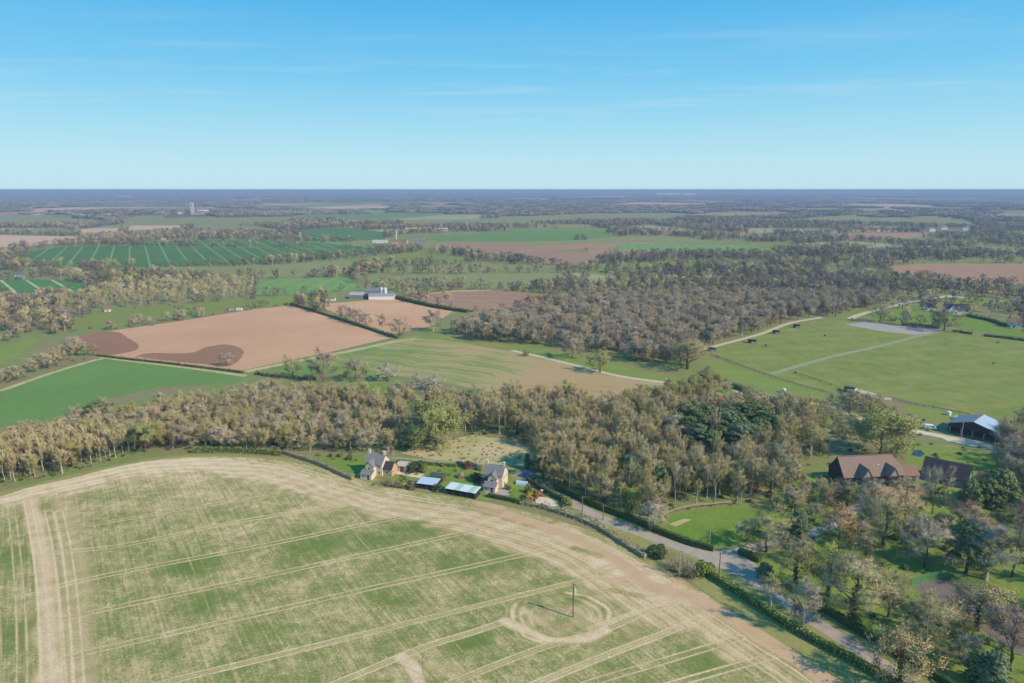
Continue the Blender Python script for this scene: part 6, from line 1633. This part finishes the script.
van('white van on the gravel drive left of the steel barn', 930, 429, -.4, PAINTW)
caravan('white caravan with grey roof half hidden by trees below the paddocks', 794.5, 411, -.9, PAINTW, 1.2)
caravan('white caravan at the edge of the grass strip above the large tan field', 239.5, 310.8, .1, PAINTW)
caravan('pink caravan left of the white one above the large tan field', 231.5, 311.4, .1, PAINTPK, .8)
def tank(label, u, v, r=1.1, h=2.0):
    t = thing('water_tank', label, 'tank', P(u, v))
    MB().tube([(0, 0, 0), (0, 0, h * .85), (0, 0, h)], [r, r, r * .6], 14).obj('drum', WHITE, t); MB().tube([(0, 0, h + .002), (0, 0, h + .16)], [.28, .26], 10).obj('lid', METAL, t)
tank('white tank at the back of the steel barn', 957.5, 419.5, 1.5, 1.7); tank('small white tank on the grass left of the steel barn', 948.5, 415); tank('white tank by the bushes at the left corner of the paddocks', 783.5, 392.5, 1.2, 2.4); tank('tiny white drinking tank at the dirt patch right of the white-ended shelter', 869, 397, .9, 1.0)
def trailer(label, u, v, ang):
    t = thing('farm_trailer', label, 'trailer', P(u, v), ang)
    MB().box(-2.2, 2.2, -1, 1, .75, .9).box(-2.2, 2.2, -1, -.94, .905, 1.6).box(-2.2, 2.2, .94, 1, .905, 1.6).box(-2.2, -2.14, -.935, .935, .905, 1.6).box(2.14, 2.2, -.935, .935, .905, 1.6).obj('bed', PAINTR, t)
    wheels(t, (-.9, .2), 2.0, .42); MB().tube([(2.2, 0, .7), (3.6, 0, .55)], [.07, .06], 6).obj('draw_bar', METAL, t)
trailer('red farm trailer beside the track at the end of the wood', 721.5, 399, .3)
def polytunnel(label, u, v, L, r, ang):
    t = thing('polytunnel', label, 'polytunnel', P(u, v), ang); m = MB(); n = 9; vs = []
    for x in (-L / 2, L / 2): vs += [(x, -r * math.cos(math.pi * k / n), r * .95 * math.sin(math.pi * k / n)) for k in range(n + 1)]
    m.add(vs, [(k, k + 1, n + 2 + k, n + 1 + k) for k in range(n)] + [tuple(range(n + 1)), tuple(range(n + 1, 2 * n + 2))[::-1]])
    m.obj('cover', plain('pale_blue_polythene', S(178, 200, 206), .4, .2, 2), t)
    for k in range(4):
        x = -L / 2 + L * k / 3; MB().tube([(x, -(r + .03) * math.cos(math.pi * q / 8), (r * .95 + .03) * math.sin(math.pi * q / 8)) for q in range(9)], [.04] * 9, 4).obj('hoop', METAL, t)
    MB().box(L / 2 + .01, L / 2 + .05, -.45, .45, 0, 1.3).obj('door', FRAMEW, t)
polytunnel('small pale blue polytunnel in the garden right of the right cottage', 522, 484, 4.2, 1.3, -.3)
def gate_pillar(label, u, v):
    t = thing('gate_pillar', label, 'pillar', P(u, v)); MB().box(-.35, .35, -.35, .35, -.1, 2.2).obj('shaft', BRICKR, t); MB().prism([(-.45, -.45), (.45, -.45), (.45, .45), (-.45, .45)], 2.203, 2.4, 'z').obj('cap', STONE, t)
gate_pillar('red brick pillar beside the pale patio at the lane', 541.8, 496)
def bin_(label, u, v, mat):
    t = thing('wheelie_bin', label, 'bin', P(u, v), .4); MB().prism([(-.24, .08), (.24, .08), (.3, 1.0), (-.3, 1.0)], -.28, .28, 'y').obj('body', mat, t); MB().box(-.32, .34, -.3, .3, 1.003, 1.07).obj('lid', mat, t)
    MB().tube([(-.26, -.3, .12), (-.26, .3, .12)], [.12, .12], 8).obj('wheel', RUBBER, t)
bin_('blue bin beside the yellow-green shrub at the lane', 564, 507.5, PAINTB)
FLOW = {}
def flower_shrub(label, u, v, vt, c, seed, wide=1.2):
    m = foliage('shrub_' + label.split()[0], [(0, c), (1, c)], .55)
    p = evergreen(300 + seed, 2, 1.2, 14, 40, .2, .05, 'dome', .9, .06); o = thing('garden_shrub', label, 'shrub', P(u, v), seed); H = hgt(u, v, vt); o.scale = (H / 2 * wide, H / 2 * wide, H / 2)
    p[0].obj('stem', BARKD, o); p[1].obj('foliage', m, o)
flower_shrub('yellow flowering shrub in the garden of the right cottage', 529.5, 498.5, 492.5, S(190, 166, 74), 1)
flower_shrub('orange-brown shrub right of the yellow shrub in the cottage garden', 535, 497.5, 491.5, S(160, 120, 74), 2)
flower_shrub('purple flowering shrub at the edge of the pale patio', 533, 502.5, 499.5, S(128, 52, 116), 3)
flower_shrub('yellow-green shrub by the lane below the cottage garden', 567.5, 505.5, 499, S(150, 156, 72), 4)
flower_shrub('yellow shrub behind the right cottage beside the blue car', 481, 470, 465.5, S(180, 162, 90), 5)
flower_shrub('red-brown shrub between the two parked cars', 468, 468, 462, S(140, 84, 70), 6)
flower_shrub('dark green shrub between the left cottage and the sheds', 412, 472, 464, S(76, 96, 54), 7)
flower_shrub('large dark green shrub right of the garage', 420, 470.5, 462.5, S(86, 100, 60), 8)
for (u, v, vt, key, lb) in ((386, 485, 475, 'scrub', 'pale grey-green bush in front of the left cottage'), (393, 486.5, 477, 'scrub', 'silvery bush beside the pale bush in front of the left cottage'), (402, 487, 478.5, 'greenscrub', 'olive bush between the left cottage and the blue-grey shed')):
    pr = T_[key][0]; tree_obj(*G(u, v), 'scrub_bush', pr, hgt(u, v, vt) / pr.H, lb, 'bush', None, wide=1.15)
flower_shrub('low brown shrub at the left end of the blue-grey shed', 411, 488, 481.5, S(132, 124, 88), 12)
flower_shrub('dark green bush at the left end of the white and green shed', 437, 490.5, 484.5, S(84, 98, 58), 13)
flower_shrub('pinkish rockery shrub on the lawn between the cottages', 461, 477.5, 473, S(196, 170, 156), 14)
flower_shrub('dark bush left of the right cottage', 477, 481, 474, S(60, 74, 50), 15)
flower_shrub('green shrub below the polytunnel in the cottage garden', 528, 492.5, 487.5, S(92, 112, 58), 16)
flower_shrub('bright green shrub standing at the left end of the clipped lane hedge', 704.5, 574, 563.5, S(128, 146, 62), 17)
flower_shrub('dark green rounded bush at the field corner left of the pale pole', 657, 556, 546, S(82, 100, 56), 18)
for (u, v, k, lb) in ((684, 575, 2.6, 'pale brown twiggy thicket around the pale pole at the field corner'), (673, 570, 1.9, 'smaller brown thicket left of the pale pole at the field corner'), (692, 577, 1.8, 'small brown thicket right of the pale pole at the field corner')):
    pr = T_['scrub'][0]; tree_obj(*G(u, v), 'scrub_bush', pr, k, lb, 'bush', None, wide=1.25)

rb_ = random.Random(77)
for k in range(44):      # low planting along the garden edges
    u, v = rb_.choice([(rb_.uniform(372, 440), rb_.uniform(464, 486)), (rb_.uniform(440, 478), rb_.uniform(464, 478)), (rb_.uniform(505, 552), rb_.uniform(478, 505)), (rb_.uniform(300, 365), rb_.uniform(455, 462))])
    if 376 < u < 400 and v > 466 or 418 < u < 486 and 476 < v or 398 < u < 424 and v < 472: continue
    key = rb_.choice(['scrub', 'greenscrub', 'greenscrub', 'roundbush']); pr = T_[key][0]
    tree_obj(*G(u, v), 'garden_bush', pr, rb_.uniform(.35, .8) * (.7 if key == 'roundbush' else 1), 'low bush planted in the gardens around the two stone cottages', 'bush', 'low bushes in the cottage gardens', wide=1.2)

# ---- animals
def quadruped(name, legs, body_r, neck, head, tail, mat):
    """a grazing animal grown as one skin over a jointed skeleton"""
    L, H = legs
    v = [(0, 0, H), (.45 * L, 0, H + .02), (.75 * L, 0, H + .05), neck, head[0], head[1], (-.45 * L, 0, H + .03), (-.62 * L, 0, H - .05), tail]
    r = [body_r, body_r * .95, body_r * .7, body_r * .45, body_r * .42, body_r * .24, body_r * .95, body_r * .3, .05]
    e = [(0, 1), (1, 2), (2, 3), (3, 4), (4, 5), (0, 6), (6, 7), (7, 8)]
    for sx, at_, kx in ((.5, 1, .04), (-.5, 6, -.12)):
        for sy in (-1, 1):
            k = len(v); y = sy * body_r * .62; x = sx * L
            v += [(x, y, H * .78), (x + kx * L * .6, y, H * .45), (x + kx * L * (.2 if sx > 0 else 1.5), y, H * .24), (x + kx * L * .4, y, .02)]
            r += [body_r * .42, body_r * .26, body_r * .17, body_r * .2]; e += [(at_, k), (k, k + 1), (k + 1, k + 2), (k + 2, k + 3)]
    me = bpy.data.meshes.new(name); me.from_pydata(v, e, []); o = bpy.data.objects.new(name, me); col.objects.link(o)
    sk = o.modifiers.new('skin', 'SKIN'); o.modifiers.new('sub', 'SUBSURF').levels = 1
    for i, q in enumerate(me.skin_vertices[0].data): q.radius = (r[i], r[i]); q.use_root = i == 0
    dg = bpy.context.evaluated_depsgraph_get(); out = bpy.data.meshes.new_from_object(o.evaluated_get(dg)); out.name = name
    bpy.data.objects.remove(o); out.materials.clear(); out.materials.append(mat); return out
HB, HD, SW = plain('bay_coat', S(92, 62, 46), .7, .2), plain('dark_coat', S(52, 44, 40), .7, .2), plain('sheep_fleece', S(222, 214, 200), .95, .1)
def horse(label, u, v, ang, mat):
    me = quadruped('horse', (1.0, 1.15), .30, (1.15, 0, .95), ((1.35, 0, .5), (1.55, 0, .16)), (-.72, 0, .55), mat)
    tag(link('horse', me, None, P(u, v)), label, 'horse').rotation_euler[2] = ang
horse('dark horse grazing in the upper left paddock under the arena', 824.5, 336.5, .4, HD)
horse('dark horse grazing in the left paddock below the second shelter', 766, 346.5, 2.4, HD)
horse('brown horse grazing at the left paddock corner by the lowest shelter', 717, 357.5, .2, HB)
horse('brown horse grazing near the top of the right paddock', 998, 343.5, 2.8, HB)
horse('dark horse grazing in the middle of the right paddock', 993, 364.5, .3, HB)
horse('dark horse standing beside the path between the paddocks', 795.5, 374, 1.9, HD)
sm = quadruped('sheep', (.55, .62), .26, (.62, 0, .6), ((.78, 0, .4), (.86, 0, .2)), (-.5, 0, .55), SW)
for u, v, a, lb in ((666, 379.5, .3, 'white sheep on the grass above the end of the pale farm track, left of two'), (672, 380.4, 2.0, 'white sheep on the grass above the end of the pale farm track, right of two')):
    tag(link('sheep', sm, None, P(u, v)), lb, 'sheep', 'sheep by the farm track').rotation_euler[2] = a
# ------------------------------------------------------------------ camera, sky, sun, air
cam = bpy.data.cameras.new('camera'); cam.lens = 24.0; cam.sensor_width = 36.0; cam.clip_start = 1.0; cam.clip_end = 200000
co = bpy.data.objects.new('camera', cam); col.objects.link(co)
co.location = (0, 0, CAM_H); co.rotation_euler = (R(90) - PITCH, 0, 0); sc.camera = co

SUN_EL, SUN_AZ = R(37), R(-30)                    # azimuth from +x
sd = Vector((math.cos(SUN_AZ) * math.cos(SUN_EL), math.sin(SUN_AZ) * math.cos(SUN_EL), math.sin(SUN_EL)))
sun = bpy.data.lights.new('sun', 'SUN'); sun.energy = 5.0; sun.angle = R(.53); sun.color = (1, .85, .69)
so_ = bpy.data.objects.new('sun', sun); col.objects.link(so_)
so_.rotation_euler = sd.to_track_quat('Z', 'Y').to_euler(); so_.location = (100, -100, 300)

w = bpy.data.worlds.new('World'); sc.world = w; w.use_nodes = True
nt = w.node_tree; bg = nt.nodes['Background']
sky = nt.nodes.new('ShaderNodeTexSky'); sky.sky_type = 'NISHITA'; sky.sun_disc = False
sky.sun_elevation = SUN_EL; sky.sun_rotation = math.pi / 2 - SUN_AZ
sky.altitude = 100; sky.air_density = 1.0; sky.dust_density = .6; sky.ozone_density = 2.0
def wn(t, **k):
    n = nt.nodes.new(t)
    for a, v in k.items(): setattr(n, a, v)
    return n
tc = wn('ShaderNodeTexCoord')
sepw = wn('ShaderNodeSeparateXYZ'); nt.links.new(tc.outputs['Generated'], sepw.inputs[0])
# the sky's colour by height above the horizon, blended with the physical sky
mp = wn('ShaderNodeMapRange'); mp.inputs[1].default_value = 0; mp.inputs[2].default_value = .30; nt.links.new(sepw.outputs[2], mp.inputs[0])
rp = wn('ShaderNodeValToRGB'); nt.links.new(mp.outputs[0], rp.inputs[0])
els = rp.color_ramp.elements
SKYC = [(0.0, S(196, 229, 242)), (.12, S(188, 230, 244)), (.3, S(160, 220, 245)), (.5, S(124, 204, 243)), (.8, S(86, 183, 238)), (1.0, S(54, 160, 230))]
while len(els) < len(SKYC): els.new(.5)
for e, (p_, c_) in zip(els, SKYC): e.position = p_; e.color = c_
# thin cirrus
div = wn('ShaderNodeVectorMath', operation='DIVIDE')
cmb = wn('ShaderNodeCombineXYZ')
zc = wn('ShaderNodeMath', operation='MAXIMUM'); nt.links.new(sepw.outputs[2], zc.inputs[0]); zc.inputs[1].default_value = .03
for i in range(3): nt.links.new(zc.outputs[0], cmb.inputs[i])
nt.links.new(tc.outputs['Generated'], div.inputs[0]); nt.links.new(cmb.outputs[0], div.inputs[1])
mpg = wn('ShaderNodeMapping'); mpg.inputs['Scale'].default_value = (.35, 1.3, 0); mpg.inputs['Rotation'].default_value = (0, 0, R(12)); mpg.inputs['Location'].default_value = (7.9, 4.4, 0)
nt.links.new(div.outputs[0], mpg.inputs[0])
nz = wn('ShaderNodeTexNoise'); nz.inputs['Scale'].default_value = .9; nz.inputs['Detail'].default_value = 7; nz.inputs['Roughness'].default_value = .62; nz.inputs['Distortion'].default_value = .4
nt.links.new(mpg.outputs[0], nz.inputs['Vector'])
mc = wn('ShaderNodeMapRange'); mc.inputs[1].default_value = .51; mc.inputs[2].default_value = .85; mc.inputs[3].default_value = 0; mc.inputs[4].default_value = .36
nt.links.new(nz.outputs['Fac'], mc.inputs[0])
fadez = wn('ShaderNodeMapRange'); fadez.inputs[1].default_value = .05; fadez.inputs[2].default_value = .13; nt.links.new(sepw.outputs[2], fadez.inputs[0])
fz2 = wn('ShaderNodeMapRange'); fz2.inputs[1].default_value = .24; fz2.inputs[2].default_value = .15; nt.links.new(sepw.outputs[2], fz2.inputs[0])
fm = wn('ShaderNodeMath', operation='MULTIPLY'); nt.links.new(fadez.outputs[0], fm.inputs[0]); nt.links.new(fz2.outputs[0], fm.inputs[1]); fadez = fm
ml = wn('ShaderNodeMath', operation='MULTIPLY'); nt.links.new(mc.outputs[0], ml.inputs[0]); nt.links.new(fadez.outputs[0], ml.inputs[1])
gain = wn('ShaderNodeMix', data_type='RGBA', blend_type='MULTIPLY'); gain.inputs[0].default_value = 1
SKY_STR = .10
gain.inputs[7].default_value = (1 / SKY_STR,) * 3 + (1,)
clm = wn('ShaderNodeMix', data_type='RGBA'); nt.links.new(ml.outputs[0], clm.inputs[0]); nt.links.new(rp.outputs[0], clm.inputs[6]); clm.inputs[7].default_value = S(225, 238, 246)
nt.links.new(clm.outputs[2], gain.inputs[6])
mx = wn('ShaderNodeMix', data_type='RGBA'); mx.inputs[0].default_value = .95
nt.links.new(sky.outputs[0], mx.inputs[6]); nt.links.new(gain.outputs[2], mx.inputs[7])
nt.links.new(mx.outputs[2], bg.inputs[0]); bg.inputs[1].default_value = SKY_STR

# air: a thin even haze over the whole country
HAZE = True
if HAZE:
    hb_ = MB().box(-68000, 68000, -68000, 68000, -90, 111.5)
    hm = bpy.data.materials.new('haze_air'); hm.use_nodes = True
    t_ = hm.node_tree; t_.nodes.remove(t_.nodes['Principled BSDF'])
    ab = t_.nodes.new('ShaderNodeVolumeScatter'); ab.inputs['Density'].default_value = 1.5e-4
    ab.inputs['Color'].default_value = (.48, .595, .78, 1); ab.inputs['Anisotropy'].default_value = 0
    va = t_.nodes.new('ShaderNodeVolumeAbsorption'); va.inputs['Density'].default_value = 1.5e-4; va.inputs['Color'].default_value = (.48, .595, .78, 1)
    ad = t_.nodes.new('ShaderNodeAddShader'); t_.links.new(ab.outputs[0], ad.inputs[0]); t_.links.new(va.outputs[0], ad.inputs[1])
    t_.links.new(ad.outputs[0], t_.nodes['Material Output'].inputs['Volume'])
    ho = hb_.obj('haze', hm); tag(ho, kind='stuff')

sc.view_settings.view_transform = 'Standard'; sc.view_settings.look = 'None'; sc.view_settings.exposure = 0; sc.view_settings.gamma = 1
sc.render.engine = 'CYCLES'
cy_ = sc.cycles
cy_.use_denoising = True
try: cy_.denoiser = 'OPENIMAGEDENOISE'
except Exception: pass
cy_.max_bounces = 4; cy_.diffuse_bounces = 2; cy_.glossy_bounces = 1; cy_.transmission_bounces = 2; cy_.transparent_max_bounces = 6; cy_.volume_bounces = 0
cy_.caustics_reflective = False; cy_.caustics_refractive = False
cy_.use_adaptive_sampling = True; cy_.adaptive_threshold = .02
sc.render.film_transparent = False
